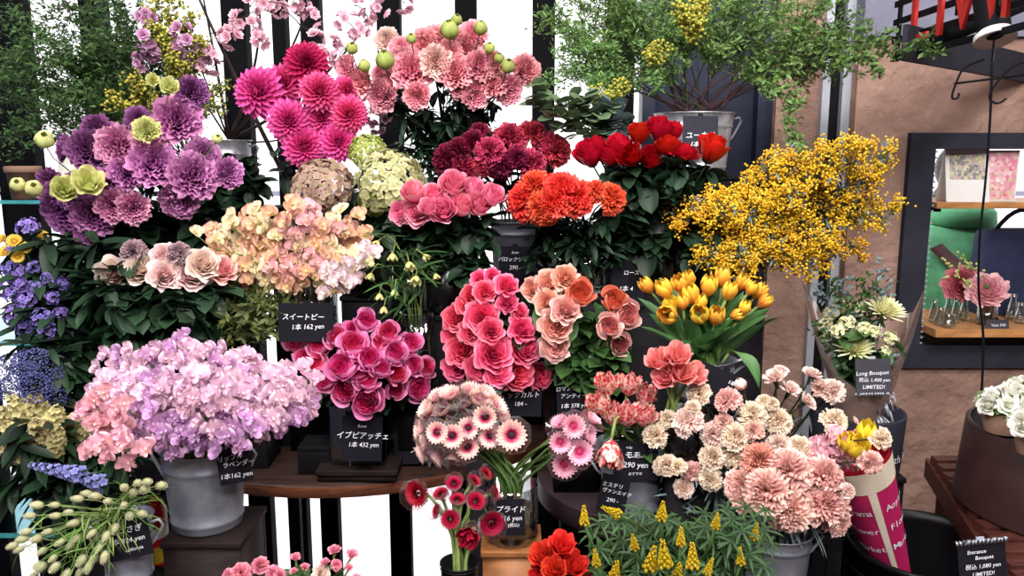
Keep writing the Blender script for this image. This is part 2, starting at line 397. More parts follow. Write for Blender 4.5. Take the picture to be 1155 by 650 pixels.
def lagurus_mb(k=0):
    mb = MB(); sphere(mb, (0, 0, 1.3), .85, 10, 8, sz=1.4, t=.5)
    for i in range(110):
        d = dome_dirs(110, 175)[i] if i == 0 else None
    for d in dome_dirs(120, 170):
        p = Vector((d.x*.75, d.y*.75, 1.3 + d.z*1.35)); e = p + (d + Vector((0, 0, .9))).normalized() * .45; s = d.cross(Vector((0, 0, 1))).normalized() * .06
        mb.add([tuple(p - s), tuple(p + s), tuple(e)], [(0, 1, 2)], 1.)
    return mb
def bell_mb(k=0):
    mb = MB()
    for i in range(6):
        cup(mb, k + i * PI/3, .6, prof(.75, 1.5, .15, 0, .6), nu=5, nv=6, drop=.3, topw=.4)
    return mb
def ranunculus_mb(k=0):
    mb = MB(); a = 0
    for li in range(8):
        q = li / 7; n = 5 + li // 2
        for i in range(n):
            cup(mb, a + i*2*PI/n, 3.6 / n, prof(.14 + .78 * q, .75 - .35 * q, .06 * q, .05 * (1-q)), nu=7, nv=6, ruf=.03, rn=1.5, spiral=.08, drop=.08, t0=.2 * q, t1=.35 + .65 * q)
        a += 1.7
    sphere(mb, (0, 0, .6), .13, 8, 5, t=0, mi=1)
    return mb
def bud_mb(k=0):
    mb = MB()
    for i in range(5):
        cup(mb, k + i*2*PI/5, .95, lambda v: (.9 * np.sin(PI * np.clip(.12 + .8*v, 0, 1)) ** .8, 1.9 * v), nu=6, nv=7, drop=.15, spiral=.1, ruf=.02, topw=.6)
    return mb
def sidecarn_mb(k=0):
    """half-open carnation seen from the side, petals fanned above a green calyx"""
    mb = MB()
    for i in range(26):
        q = (i + .5) / 26
        tp = leafgrid(L=.75 + .35*q, W=.26, nu=9, nv=5, base=.12, peak=.92, tip=.75, ruf=.1, rn=2.6, ph=random.random()*6)
        put(mb, tp, az=i*GA, el=R(85 - 60*q), twist=random.uniform(-.4, .4), t0=.1, t1=.7 + .3*q)
    return mb
def leaf_palm_mb(k=0):
    mb = MB()
    for i in range(7):
        put(mb, leafgrid(L=1. - .12 * abs(i-3), W=.1, nu=3, nv=5, base=.2, peak=.5, tip=0, fold=.03, curl=-.22), az=(i-3)*.62, el=R(10))
    return mb
KINDS = {}   # name -> (builder, variants, height of the visual centre)
def kind(name, fn, nvar, ch, mats): KINDS[name] = dict(fn=fn, n=nvar, ch=ch, mats=mats, me={})
def kmesh(name, mats, i):
    K = KINDS[name]; key = (tuple(m.name for m in mats), i % K['n'])
    if key not in K['me']:
        base = K['me'].get(i % K['n'])
        if base is None:
            st = random.getstate(); random.seed(hash_(name) + i % K['n'])
            base = K['me'][i % K['n']] = K['fn'](i % K['n'] * 1.7).mesh(name, mats); random.setstate(st); K['me'][key] = base
        else:
            me = base.copy(); me.materials.clear()
            for m in mats: me.materials.append(m)
            K['me'][key] = me
    return K['me'][key]
def hash_(s): return sum(ord(c) * (i + 3) for i, c in enumerate(s))
for nm, fn, nv, ch in [('rose', rose_mb, 4, .75), ('bud_rose', bud_rose_mb, 3, .95), ('cabbage', cabbage_mb, 4, .8), ('carnation', carnation_mb, 3, .35), ('lisianthus', lisianthus_mb, 4, .5),
                       ('dahlia', dahlia_mb, 3, .3), ('mum', mum_mb, 2, .3), ('tulip', tulip_mb, 3, 1.25), ('double_tulip', double_tulip_mb, 3, .9), ('parrot', parrot_mb, 3, 1.0),
                       ('gerbera', gerbera_mb, 3, .2), ('pom', pom_mb, 2, .2), ('floret', floret_mb, 5, .5), ('gerbera_cup', lambda k: gerbera_mb(k, 48), 3, .35), ('hydrangea', hydrangea_mb, 2, .35), ('blossom', blossom_mb, 3, .3), ('cluster', cluster_mb, 3, .4),
                       ('haze', haze_mb, 2, .3), ('spike', spike_mb, 2, 2.5), ('lupin', lupin_mb, 2, 1.7), ('lagurus', lagurus_mb, 2, 1.3), ('bell', bell_mb, 2, .8), ('ranunculus', ranunculus_mb, 2, .4),
                       ('bud', bud_mb, 2, .95), ('sidecarn', sidecarn_mb, 2, .5), ('stock', lambda k: spike_mb(k, 30, 2.6, .75, .62, 5), 2, 1.2)]:
    kind(nm, fn, nv, ch, None)
# ------------------------------------------------------------------ bunches
ROSELEAF = dict(L=1, W=.36, nu=5, nv=7, base=.1, peak=.42, tip=0, fold=.16, curl=-.2)
def leaves_on(mb, pts, n, size, lo=.05, hi=.7, kw=ROSELEAF, droop=.2, spread=1.):
    for i in range(n):
        q = random.uniform(lo, hi) * (len(pts)-1); j = int(q); a = pts[j].lerp(pts[min(j+1, len(pts)-1)], q - j)
        az = random.uniform(0, 6.28); put(mb, leafgrid(**kw), az=az, el=random.uniform(-.7, .6) - droop, loc=tuple(a), sc=size * random.uniform(.7, 1.2), twist=random.uniform(-.5, .5))
class Bunch:
    """a container position and what stands in it"""
    def __init__(s, cx, Y, rim, bot, rad):
        s.c = P(cx, rim, Y); s.bz = P(cx, bot, Y).z; s.rad = rad
        s.neck = s.c.copy(); s.base = Vector((s.c.x, s.c.y, s.bz + .012)); s.n = 0; s.items = []
    def stem(s, name, label, cat, group, head, face, scale, kindname, mats, stemmat, sr=.0022, roll=0., foliage=None, i=0, headname='bloom', calyx=None, sag=.35, long=0.):
        """one cut stem: an Empty at its foot in the container, a stem, a head and its leaves"""
        foot = s.base + Vector((random.uniform(-.5, .5) * s.rad, random.uniform(-.5, .5) * s.rad, 0))
        t = thing(name, foot, label, cat, group)
        f = Vector(face).normalized(); sc = scale
        att = head - f * KINDS[kindname]['ch'] * sc
        nk = s.neck + Vector((random.uniform(-.75, .75), random.uniform(-.75, .75), 0)) * s.rad; nk.z -= .005
        out = Vector((att.x - s.neck.x, att.y - s.neck.y, 0)); 
        mid = nk + (att - nk) * .5 + Vector((0, 0, 1)) * (att - nk).length * .18
        p1 = bez(att, att - f * min(.09, .45 * (att - nk).length) , nk + Vector((0, 0, .35)) * max(.02, (att - nk).length * .5), 7, nk)
        pts = p1 + [foot + (nk - foot) * .5, foot]
        loc = [q - foot for q in pts]
        mb = MB(); tube(mb, loc, sr, sr * 1.15, 5)
        if calyx:
            M = frame(f); lathe_pts = calyx
            k2 = MB(); lathe(k2, [(r * sc, z * sc) for r, z in calyx], 8)
            v = np.concatenate(k2.v) @ npm(M).T + np.array(att - foot); mb.add(v, k2.f, 0)
        part('stem', mb, stemmat, t)
        Mx = Matrix.LocRotScale(att - foot, frame(f, roll).to_quaternion(), Vector((sc, sc, sc)))
        link(headname, kmesh(kindname, mats, i), t, M=Mx)
        if foliage:
            fm = MB(); foliage(fm, loc, t)
            if fm.n: part('foliage', fm, foliage.mat, t)
        s.n += 1; return t
class Fol:
    def __init__(s, mat, n, size, lo=.05, hi=.65, kw=None, droop=.2): s.mat = mat; s.n = n; s.size = size; s.lo = lo; s.hi = hi; s.kw = kw or ROSELEAF; s.droop = droop
    def __call__(s, mb, pts, t): leaves_on(mb, pts[:7], s.n, s.size, s.lo, s.hi, s.kw, s.droop)
ORD = ['first', 'second', 'third', 'fourth', 'fifth', 'sixth', 'seventh', 'eighth', 'ninth', 'tenth', 'eleventh', 'twelfth', 'thirteenth', 'fourteenth', 'fifteenth', 'sixteenth', 'seventeenth', 'eighteenth', 'nineteenth', 'twentieth']
def rank_phrases(items):
    """one phrase per bloom that says where it sits in its own bunch"""
    n = len(items)
    if n == 1: return ['']
    k = 1 if n <= 4 else 2 if n <= 9 else 3 if n <= 16 else 4 if n <= 26 else 5
    order = sorted(range(n), key=lambda i: items[i][1]); rows = [order[round(j*n/k):round((j+1)*n/k)] for j in range(k)]
    nm = {1: [''], 2: ['upper row', 'lower row'], 3: ['top row', 'middle row', 'bottom row'], 4: ['top row', 'second row down', 'third row down', 'bottom row'], 5: ['top row', 'second row down', 'third row down', 'fourth row down', 'bottom row']}[k]
    out = [''] * n
    for rj, row in enumerate(rows):
        row = sorted(row, key=lambda i: items[i][0])
        for j, i in enumerate(row):
            w = 'at the left end' if j == 0 else 'at the right end' if j == len(row) - 1 else ORD[j] + ' from the left'
            if len(row) == 1: w = 'alone'
            out[i] = (w + (' of the ' + nm[rj] if nm[rj] else ' of the bunch')) 
    return out
def flowers(B, name, desc, cat, group, kindname, mats, items, Y, stemmat, fol=None, toc=1., up=.5, outw=.8, sr=.002, sc=1., headname='bloom', calyx=None, roll=True, bulge=.06, cxy=None, depthmap=None, asp=1.):
    """items: (px, py, diameter px[, dict]) read off the photo; Y depth of the bunch's front"""
    ph = rank_phrases(items)
    xs = [i[0] for i in items]; ys = [i[1] for i in items]
    cx = (min(xs) + max(xs)) / 2 if cxy is None else cxy[0]; cy = (min(ys) + max(ys)) / 2 if cxy is None else cxy[1]
    wx = max(20, (max(xs) - min(xs)) / 2); wy = max(20, (max(ys) - min(ys)) / 2)
    for k, it in enumerate(items):
        px, py, d = it[:3]; o = it[3] if len(it) > 3 else {}
        dx, dy = (px - cx) / wx, (py - cy) / wy
        y = Y + o.get('dy', bulge * (dx*dx) + bulge * .9 * (-dy if dy < 0 else 0) + random.uniform(-.012, .012))
        p = P(px, py, y); s = S(py, y) * d / 2 * sc
        face = o.get('face')
        if face is None: face = TOCAM(p) * toc + Vector((0, 0, 1)) * up * (1 if dy < .6 else .4) + Vector((dx * outw, -.1, -dy * .45 * outw)) + Vector([random.uniform(-.22, .22) for _ in range(3)])
        lab = o.get('label') or (desc + (', ' + ph[k] if ph[k] else ''))
        B.stem(o.get('name', name), lab, cat, group, p, face, s, o.get('kind', kindname), o.get('mats', mats), stemmat, sr=sr, roll=random.uniform(0, 6.28) if roll else 0, foliage=fol, i=k, headname=headname, calyx=calyx)
CAL = [(.0, -.05), (.2, 0.0), (.34, .1), (.4, .3)]
CALC = [(.0, -.75), (.12, -.72), (.17, -.4), (.2, .0), (.22, .12)]
# ------------------------------------------------------------------ materials
plain('stucco', '#a48577', rough=.92, noise=.1, scale=5, bump=1., bscale=13, col2='#8c6f63', spec=.15)
plain('slate', '#30303a', spec=.15, rough=0.8, noise=.08, scale=9)
plain('lavender_paint', '#7f7f92', rough=.8, noise=.05)
plain('black_metal', '#0d0d12', spec=.15, rough=0.7, noise=.1)
plain('mullion', '#08080c', spec=.15, rough=0.9, noise=.1)
plain('panel_blue', '#2c3040', spec=.15, rough=0.6, noise=.06)
plain('navy_metal', '#20263a', rough=.4)
plain('silver', '#b4b8c0', rough=.4, metal=.25, noise=.05)
plain('zinc', '#9a9da8', rough=.42, metal=.55, noise=.16, scale=16, col2='#7c808c', bump=.05)
plain('shaded_zinc', '#5a5863', rough=.4, metal=.6, noise=.15, scale=16)  # zinc darkened: the dim light on the rear buckets is put into the colour
plain('galv', '#b8bac0', rough=.35, metal=.6, noise=.2, scale=30)
plain('box_black', '#121013', spec=.15, rough=0.75, noise=.15, scale=14, stretch=(1, 1, 8))
plain('box_brown', '#231a19', spec=.15, rough=0.7, noise=.2, scale=14, stretch=(1, 1, 8))
plain('table_wood', '#3a2823', rough=.35, noise=.25, scale=9, stretch=(1, 9, 1))
plain('table_edge', '#7c4a33', rough=.45, noise=.2, scale=20, stretch=(1, 1, 7))
plain('table_dark', '#3a2b2f', rough=.45, noise=.15)
plain('shelf_wood', '#b9824f', rough=.5, noise=.15, scale=12, stretch=(1, 10, 3))
plain('crate_wood', '#a3683a', rough=.5, noise=.2, scale=14, stretch=(1, 8, 2))
plain('bench_wood', '#4a2620', rough=.4, noise=.2, scale=16, stretch=(2, 12, 2))
plain('drum', '#33201f', rough=.4, noise=.1); plain('drum_top', '#2b2a30', rough=.35)
plain('bin', '#110f13', spec=.15, rough=0.35, noise=.1)
plain('card', '#15141b', spec=.15, rough=0.85, noise=.05); plain('card_grey', '#413e45', spec=.15, rough=0.85, noise=.05)
plain('chalk', '#e9e9ef', rough=.9, noise=.02)
plain('red_paint', '#b32a22', rough=.5, noise=.05)
plain('white', '#e8e4e0', rough=.5, noise=.02); plain('cream_paper', '#d9cdb6', rough=.8, noise=.03)
plain('kraft', '#b89a88', rough=.8, noise=.06, scale=30)
plain('magenta_paper', '#b01c58', rough=.55, noise=.04); plain('red_paper', '#b01024', rough=.5)
plain('fire_red', '#c01b18', rough=.3, noise=.03)
plain('yellow_plastic', '#d8b13a', rough=.4)
plain('pavement', '#e9dde0', rough=.9, noise=.04, scale=2); plain('street', '#f4f2f4', rough=.9, noise=.03)
plain('facade', '#f3f4f7', rough=.9, noise=.03)
plain('floor_tile', '#6d5a52', rough=.7, noise=.1, scale=3)
plain('teal_edge', '#3f8e92', rough=.2); plain('brown_pot', '#8a6a58', rough=.8, noise=.1)
plain('milk_glass', '#cfcfc4', rough=.3)
plain('green_coat', '#5aa87a', rough=.75, noise=.12, scale=14, bump=.2, bscale=20); plain('navy_cloth', '#232c4c', rough=.8, noise=.1)
plain('skin', '#c79a80', rough=.5, noise=.03); plain('hair', '#1b1412', rough=.5); plain('strap', '#6b4a50', rough=.5)
plain('moss', '#3c5a34', rough=.9, noise=.3, scale=60)
GL = glass('clear_glass', '#eef4f4', .1); GLD = glass('dark_glass', '#454b50', .03, .25); CEL = glass('cellophane', '#fbf8fb', .06, .12)
nt = CEL.node_tree; o_ = nt.nodes['Material Output']; old = o_.inputs[0].links[0].from_socket; df = N(nt, 'ShaderNodeBsdfTranslucent'); df.inputs[0].default_value = (.95, .93, .95, 1); mx = N(nt, 'ShaderNodeMixShader'); mx.inputs[0].default_value = .17  # white share puts the highlights of the clear sleeves into the colour
nt.links.new(old, mx.inputs[1]); nt.links.new(df.outputs[0], mx.inputs[2]); nt.links.new(mx.outputs[0], o_.inputs[0])
GLT = glass('shelf_glass', '#a9dbe2', .12); GW = glass('window_glass', '#ffffff', .01); WAT = glass('water', '#b9c4bc', .04)
# leaves and stems
petal('stem_green', [(0, '#3d5a2c'), (1, '#4d6b38')], trans=.05, var=.2)
petal('stem_pale', [(0, '#7f9352'), (1, '#8ea25e')], trans=.1, var=.15)
petal('stem_gerb', [(0, '#54703a'), (1, '#648048')], trans=.05, var=.15)
petal('stem_dark', [(0, '#26301f'), (1, '#303b26')], trans=.0, var=.2)
petal('twig', [(0, '#2a1c1a'), (1, '#33231f')], trans=0, var=.1); petal('red_twig', [(0, '#3d2222'), (1, '#4a2b28')], trans=0, var=.2)
petal('leaf_dark', [(0, '#142318'), (.6, '#1e3422'), (1, '#274229')], trans=.12, var=.3, rough=.5)  # shade of the recesses under the blooms is put into this green
petal('leaf_mid', [(0, '#34522c'), (1, '#4a6c3a')], trans=.25, var=.2, rough=.45)
petal('leaf_fresh', [(0, '#4d7a33'), (1, '#78a24c')], trans=.3, var=.2, rough=.45)
petal('leaf_tulip', [(0, '#6f8f4c'), (.5, '#5c8450'), (1, '#47763f')], trans=.3, var=.15, rough=.4)
petal('leaf_grey', [(0, '#56686a'), (1, '#788c8c')], trans=.15, var=.15)
petal('leaf_euc', [(0, '#5a7050'), (1, '#748a64')], trans=.15, var=.2)
petal('fern_dark', [(0, '#35522e'), (1, '#54733f')], trans=.25, var=.25); petal('fern_light', [(0, '#46683a'), (.6, '#6a8c4c'), (1, '#9cb468')], trans=.3, var=.25)
petal('olive_leaf', [(0, '#44502c'), (1, '#6b7440')], trans=.2, var=.25)
petal('lupin_leaf', [(0, '#2a4428'), (1, '#48683c')], trans=.25, var=.25)
# petals
petal('p_purple', [(0, '#782870'), (.5, '#a8509c'), (1, '#d898c4')], var=.2, hv=.025)
petal('p_purple_dark', [(0, '#4e1f50'), (.6, '#7c3c78'), (1, '#a06698')], var=.15)
petal('p_purple_pink', [(0, '#a03c88'), (.5, '#cc64a8'), (1, '#eeb0c8')], var=.1)
petal('p_yelgreen', [(0, '#a8b860'), (1, '#e6e49c')], var=.08, hv=.01); petal('p_greenbud', [(0, '#7f9440'), (1, '#b6bd6a')], var=.1)
petal('p_dahlia', [(0, '#b81a58'), (.4, '#dc3a80'), (1, '#ee6cb0')], var=.08, hv=.012); petal('p_dahlia_dark', [(0, '#a01450'), (1, '#cf2e6c')], var=.05)
petal('p_pinklis', [(0, '#c04060'), (.5, '#ea7890'), (1, '#fdc0c4')], var=.12, hv=.012); petal('p_palelis', [(0, '#e69a92'), (.5, '#f3c3b8'), (1, '#f9dcd2')], var=.05)
petal('p_hyd_green', [(0, '#a8ab70'), (.5, '#c6c48c'), (1, '#dcd8ac')], var=.05); petal('p_hyd_pink', [(0, '#8f8f62'), (.5, '#b09a80'), (1, '#c08f8c')], var=.05, hv=.01)
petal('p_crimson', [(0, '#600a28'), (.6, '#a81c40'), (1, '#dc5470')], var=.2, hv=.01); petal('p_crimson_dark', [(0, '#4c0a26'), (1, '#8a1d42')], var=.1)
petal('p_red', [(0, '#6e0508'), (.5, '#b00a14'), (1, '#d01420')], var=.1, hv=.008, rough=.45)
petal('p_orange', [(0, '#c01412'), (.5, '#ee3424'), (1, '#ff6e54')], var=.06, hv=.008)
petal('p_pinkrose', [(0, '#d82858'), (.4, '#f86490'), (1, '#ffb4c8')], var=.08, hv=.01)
petal('p_cream', [(0, '#eeb09a'), (.4, '#f8d4c0'), (1, '#fdeee2')], var=.05); petal('p_blush', [(0, '#eeA0a4'), (.4, '#f8c8c8'), (1, '#fde8e4')], var=.05)
petal('p_mauve', [(0, '#8c7078'), (1, '#b89aa0')], var=.05)
petal('p_sp_peach', [(0, '#f6e8a8'), (.35, '#f3c8a0'), (1, '#eeb49c')], var=.08, hv=.012); petal('p_sp_pink', [(0, '#f4d8b4'), (.4, '#f0b8b4'), (1, '#ecacb4')], var=.08, hv=.01)
petal('p_sp_cream', [(0, '#f4efb0'), (.5, '#f4e4b8'), (1, '#f2dcc0')], var=.05); petal('p_sp_white', [(0, '#f2e8c8'), (.5, '#f3dede'), (1, '#f0d0dc')], var=.05)
petal('p_sp_lav', [(0, '#f4e4d8'), (.3, '#ecbcd8'), (1, '#f8d4e4')], var=.1, hv=.02); petal('p_sp_lav2', [(0, '#e8c8dc'), (.4, '#d49cd4'), (1, '#e8bcdc')], var=.1, hv=.02)
petal('p_sp_rose', [(0, '#fad8d0'), (.5, '#f8b4c0'), (1, '#f8c0d0')], var=.06, hv=.01)
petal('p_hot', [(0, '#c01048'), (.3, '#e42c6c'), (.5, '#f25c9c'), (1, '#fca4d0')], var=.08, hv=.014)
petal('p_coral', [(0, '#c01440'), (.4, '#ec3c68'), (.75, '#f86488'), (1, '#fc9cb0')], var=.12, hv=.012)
petal('p_peach', [(0, '#e86848'), (.5, '#f6a48c'), (.85, '#fac4b0'), (1, '#fcdccc')], var=.06, hv=.012); petal('p_salmon', [(0, '#e05a3c'), (1, '#f49078')], var=.05)
petal('p_peachpink', [(0, '#e87474'), (.5, '#f6a8a4'), (1, '#fcd0c8')], var=.06)
petal('p_tulip', [(0, '#c8a048'), (.3, '#ee9c3c'), (.65, '#f4b43c'), (1, '#f8d44c')], var=.08, hv=.012); petal('p_tulip_y', [(0, '#ecc040'), (1, '#fbdc3c')], var=.05)
petal('p_coraltulip', [(0, '#ee6a68'), (.5, '#f47c80'), (1, '#fba8a4')], var=.06)
petal('p_parrot', [(0, '#f6e4d0'), (.5, '#f8d4c4'), (1, '#f6c4b8')], var=.06, streak=3.2, streakcol='#dc3c4c')
petal('p_carn_cream', [(0, '#eca488'), (.45, '#f6d0b0'), (1, '#fef2de')], var=.06, hv=.01); petal('p_carn_pinkcream', [(0, '#ee9490'), (.45, '#f8c4b8'), (1, '#fff0e4')], var=.05)
petal('p_carn_peach', [(0, '#dc7c84'), (.4, '#f0a8a0'), (1, '#fcd4c8')], var=.06, hv=.01); petal('p_carn_orange', [(0, '#c06458'), (1, '#eeac98')], var=.05)
petal('p_gerb', [(0, '#8c1030'), (.28, '#d84078'), (.5, '#f0a0a8'), (.75, '#f8ccc0'), (1, '#fadcd0')], var=.05); petal('heart_dark', [(0, '#2c0814'), (1, '#3c0c1c')], trans=0)
petal('p_gerb_pink', [(0, '#c83068'), (.4, '#ee90b0'), (1, '#f8c4d0')], var=.05)
petal('p_gerb_red', [(0, '#3c0614'), (.4, '#8c0c28'), (1, '#b41438')], var=.08); petal('p_redtulip', [(0, '#8c0c0c'), (.5, '#d0201c'), (1, '#ee4434')], var=.08)
petal('p_smallpink', [(0, '#c83c70'), (.5, '#ea7c9c'), (1, '#f6a8b8')], var=.1, hv=.01)
petal('p_cherry', [(0, '#e08ca4'), (.5, '#f2bccc'), (1, '#f6d0dc')], var=.06); petal('p_cherry2', [(0, '#b878a0'), (1, '#d8a8c8')], var=.1)
petal('p_mimosa', [(0, '#e0a01c'), (.4, '#f6c02c'), (1, '#ffe048')], var=.1, hv=.008); petal('p_yelfluff', [(0, '#9c9c3c'), (1, '#d4c858')], var=.1)
petal('p_statice', [(0, '#5c4898'), (.5, '#7c68b8'), (1, '#a090d0')], var=.12, hv=.015); petal('p_blue', [(0, '#444a84'), (1, '#7478b0')], var=.12)
petal('p_delph', [(0, '#7078b8'), (.6, '#8c90cc'), (1, '#a8a8dc')], var=.1); petal('p_stock', [(0, '#b8a860'), (.5, '#cfc288'), (1, '#ddd29c')], var=.08)
petal('p_yellow', [(0, '#c8a41c'), (1, '#ecd030')], var=.1); petal('p_daisy', [(0, '#d0a02c'), (1, '#e8cc60')], var=.05)
petal('p_lagurus', [(0, '#9ca068'), (.5, '#bcbc90'), (1, '#e0dcb8')], var=.08); petal('p_bell', [(0, '#b4b864'), (1, '#e2de9c')], var=.08)
petal('p_mum', [(0, '#d8d86c'), (.5, '#eeecb4'), (1, '#f6f4dc')], var=.04); petal('p_white', [(0, '#dfe0c0'), (1, '#f6f4ee')], var=.04)
petal('p_ran', [(0, '#a8b85c'), (.12, '#f0a0a8'), (.6, '#f4bcc4'), (1, '#f8d4d4')], var=.04); petal('p_dustyrose', [(0, '#cf5f74'), (1, '#e08c98')], var=.04)
M = MATS
# ------------------------------------------------------------------ light: the shop's ceiling lamps, an added fill row and the daylight outside
w = bpy.data.worlds.new('world'); SC.world = w; w.use_nodes = True
w.node_tree.nodes['Background'].inputs[0].default_value = (1.0, .985, 1.0, 1); w.node_tree.nodes['Background'].inputs[1].default_value = 1.75
def area(loc, tgt, size, power, col=(1, 1, 1)):
    l = bpy.data.lights.new('shop_and_fill_lamp', 'AREA'); l.size = size; l.energy = power; l.color = col
    o = bpy.data.objects.new('shop_and_fill_lamp', l); COL.objects.link(o); o.location = loc
    o.rotation_euler = (Vector(tgt) - Vector(loc)).to_track_quat('-Z', 'Y').to_euler()
for lx, ly, pw in ((-1.3, .7, 42), (-.2, .3, 42), (.9, .6, 36), (-1.2, -.9, 55), (.2, -1.0, 60), (1.4, -.8, 45), (1.6, 1.4, 18)): area((lx, ly, 2.95), (lx*.5, 1.7, .9), .6, pw, (1, .965, .95))  # lamps behind the camera are added as front fill for the lower blooms
sn = bpy.data.lights.new('sun', 'SUN'); sn.energy = 3.; sn.angle = .1; so = bpy.data.objects.new('sun', sn); COL.objects.link(so); so.rotation_euler = Vector((.5, .08, -1)).to_track_quat('-Z', 'Y').to_euler()
SC.view_settings.view_transform = 'Standard'; SC.view_settings.look = 'None'; SC.view_settings.gamma = 1; SC.view_settings.exposure = .12
SC.view_settings.use_curve_mapping = False
SC.cycles.max_bounces = 5; SC.cycles.diffuse_bounces = 2; SC.cycles.glossy_bounces = 2; SC.cycles.transparent_max_bounces = 14; SC.cycles.transmission_bounces = 2
SC.cycles.caustics_reflective = False; SC.cycles.caustics_refractive = False
# ------------------------------------------------------------------ the shop shell
WY = 2.75; FZ = -.32
def slab(name, lo, hi, mat, bev=0): mb = MB(); box(mb, lo, hi, bev=bev); return struct(name, mb, M[mat])
slab('floor', (-3, -1.5, FZ - .1), (3, WY + .0, FZ), 'floor_tile')
slab('wall_back', (-3, -1.6, FZ), (3, -1.5, 3.02), 'lavender_paint'); slab('wall_left', (-3.1, -1.5, FZ), (-3, WY, 3.02), 'lavender_paint'); slab('wall_side', (3, -1.5, FZ), (3.1, WY, 3.02), 'stucco')
slab('ceiling', (-3, -1.5, 3.02), (3, WY + .1, 3.1), 'lavender_paint')
# window: one glazed front with black mullions
wl, wr, wt = -2.6, P(724, 200, WY).x, 3.0
mb = MB(); box(mb, (wl, WY + .03, FZ + .05), (wr, WY + .038, wt)); o = link('window_1', mb.mesh('window_1', M['window_glass'], False)); o['kind'] = 'structure'
fr = MB()
for px, wpx in [(268, 27), (318, 15), (353, 22), (440, 26), (526, 24), (613, 25), (700, 30), (110, 26), (12, 44), (-60, 30), (-140, 30)]:
    x = P(px, 60, WY).x; h = S(60, WY) * wpx / 2; box(fr, (x-h, WY - .03, FZ + .03), (x+h, WY + .03, wt), bev=.004)
box(fr, (wl, WY - .03, FZ), (wr, WY + .05, FZ + .06)); box(fr, (wl, WY - .03, wt - .08), (wr, WY + .05, wt + .02))
q = link('window_frame', fr.mesh('window_frame', M['mullion'], False), o)
# blue-grey panel beside the window
xa, xb = P(724, 200, WY).x, P(846, 200, WY).x
slab('door_1', (xa, WY, FZ), (xb, WY + .05, 3), 'panel_blue')
mb = MB(); x1 = P(850, 200, WY).x
box(mb, (xa - .01, WY - .04, FZ), (xa + .035, WY + .05, 3), bev=.004); box(mb, (xb, WY - .05, FZ), (xb + .03, WY + .05, 3), bev=.004); box(mb, (xb + .033, WY - .03, FZ), (xb + .055, WY + .05, 3), bev=.003)
struct('trim_1', mb, M['navy_metal'])
# stucco wall pieces around the shelf opening
xs0 = xb + .056; xch0, xch1 = P(914, 150, WY).x, P(945, 150, WY).x
slab('wall_pier', (xs0, WY - .06, FZ), (xch0, WY + .1, 3.0), 'stucco')
mb = MB(); wch = xch1 - xch0
box(mb, (xch0, WY - .085, FZ), (xch0 + .27*wch, WY + .02, 3), mi=0); box(mb, (xch1 - .3*wch, WY - .085, FZ), (xch1, WY + .02, 3), mi=0); box(mb, (xch0 + .27*wch, WY - .06, FZ), (xch1 - .3*wch, WY + .02, 3), mi=1)
struct('trim_2', mb, [M['silver'], M['black_metal']])
WR = 2.62
fx0, fx1 = P(1014, 280, WR).x, P(1042, 280, WR).x
ft, fb = P(1090, 150, WR).z, P(1090, 413, WR).z
oz1, oz0 = P(1090, 168, WR).z, P(1090, 388, WR).z
ox0 = fx1
sb = P(1000, 42, WR).z
slab('wall_right', (xch1, WR, FZ), (fx0, WR + .1, sb), 'stucco'); slab('wall_right_low', (fx0, WR, FZ), (3.0, WR + .1, fb), 'stucco')
slab('wall_right_high', (fx0, WR, ft), (3.0, WR + .1, sb), 'stucco'); slab('wall_right_top', (xch1, WR - .02, sb), (3.0, WR + .1, 3.0), 'lavender_paint')
mb = MB(); y0, y1 = WR - .025, WR + .1
box(mb, (fx0, y0, fb), (ox0, y1, ft)); box(mb, (ox0, y0, oz1), (3.0, y1, ft)); box(mb, (ox0, y0, fb), (3.0, y1, oz0)); box(mb, (2.2, y0, fb), (3.0, y1, ft))
for i in range(34):
    z = oz0 + (oz1 - oz0) * (i + .5) / 34; box(mb, (ox0, y0 - .003, z - .003), (ox0 + .006, y0, z + .003), mi=1)
struct('window_2', mb, [M['slate'], M['silver']])
# outside
slab('ground', (-14, WY + .1, FZ - .12), (14, 4.6, FZ - .02), 'pavement'); slab('road', (-14, 4.6, FZ - .16), (14, 14, FZ - .06), 'street')
mb = MB(); box(mb, (-14, 4.5, FZ - .02), (14, 4.62, FZ + .02)); struct('kerb', mb, M['pavement'])
mb = MB(); box(mb, (-14, 11.0, FZ - .1), (14, 11.2, .9), mi=0); box(mb, (-14, 11.0, .9), (14, 11.25, .96), mi=1)
struct('wall_outside', mb, [M['facade'], M['lavender_paint']])
# slanted slate soffit over the shelf wall
a, b = P(1021, 68, 2.02), P(1155, 100, 2.6)
d = (b - a); d.z = 0; d = d / d.length; a0 = a; b0 = a + d * 1.15; nrm = Vector((-d.y, d.x, 0)) * .012
mb = MB(); z0 = a.z; v = []
for z in (z0, z0 + .085):
    for q in (a0, b0, b0 + nrm, a0 + nrm): v.append((q.x, q.y, z))
mb.add(v, [(3,2,1,0), (4,5,6,7), (0,1,5,4), (1,2,6,5), (2,3,7,6), (3,0,4,7)]); 
struct('trim_3', mb, M['slate'])
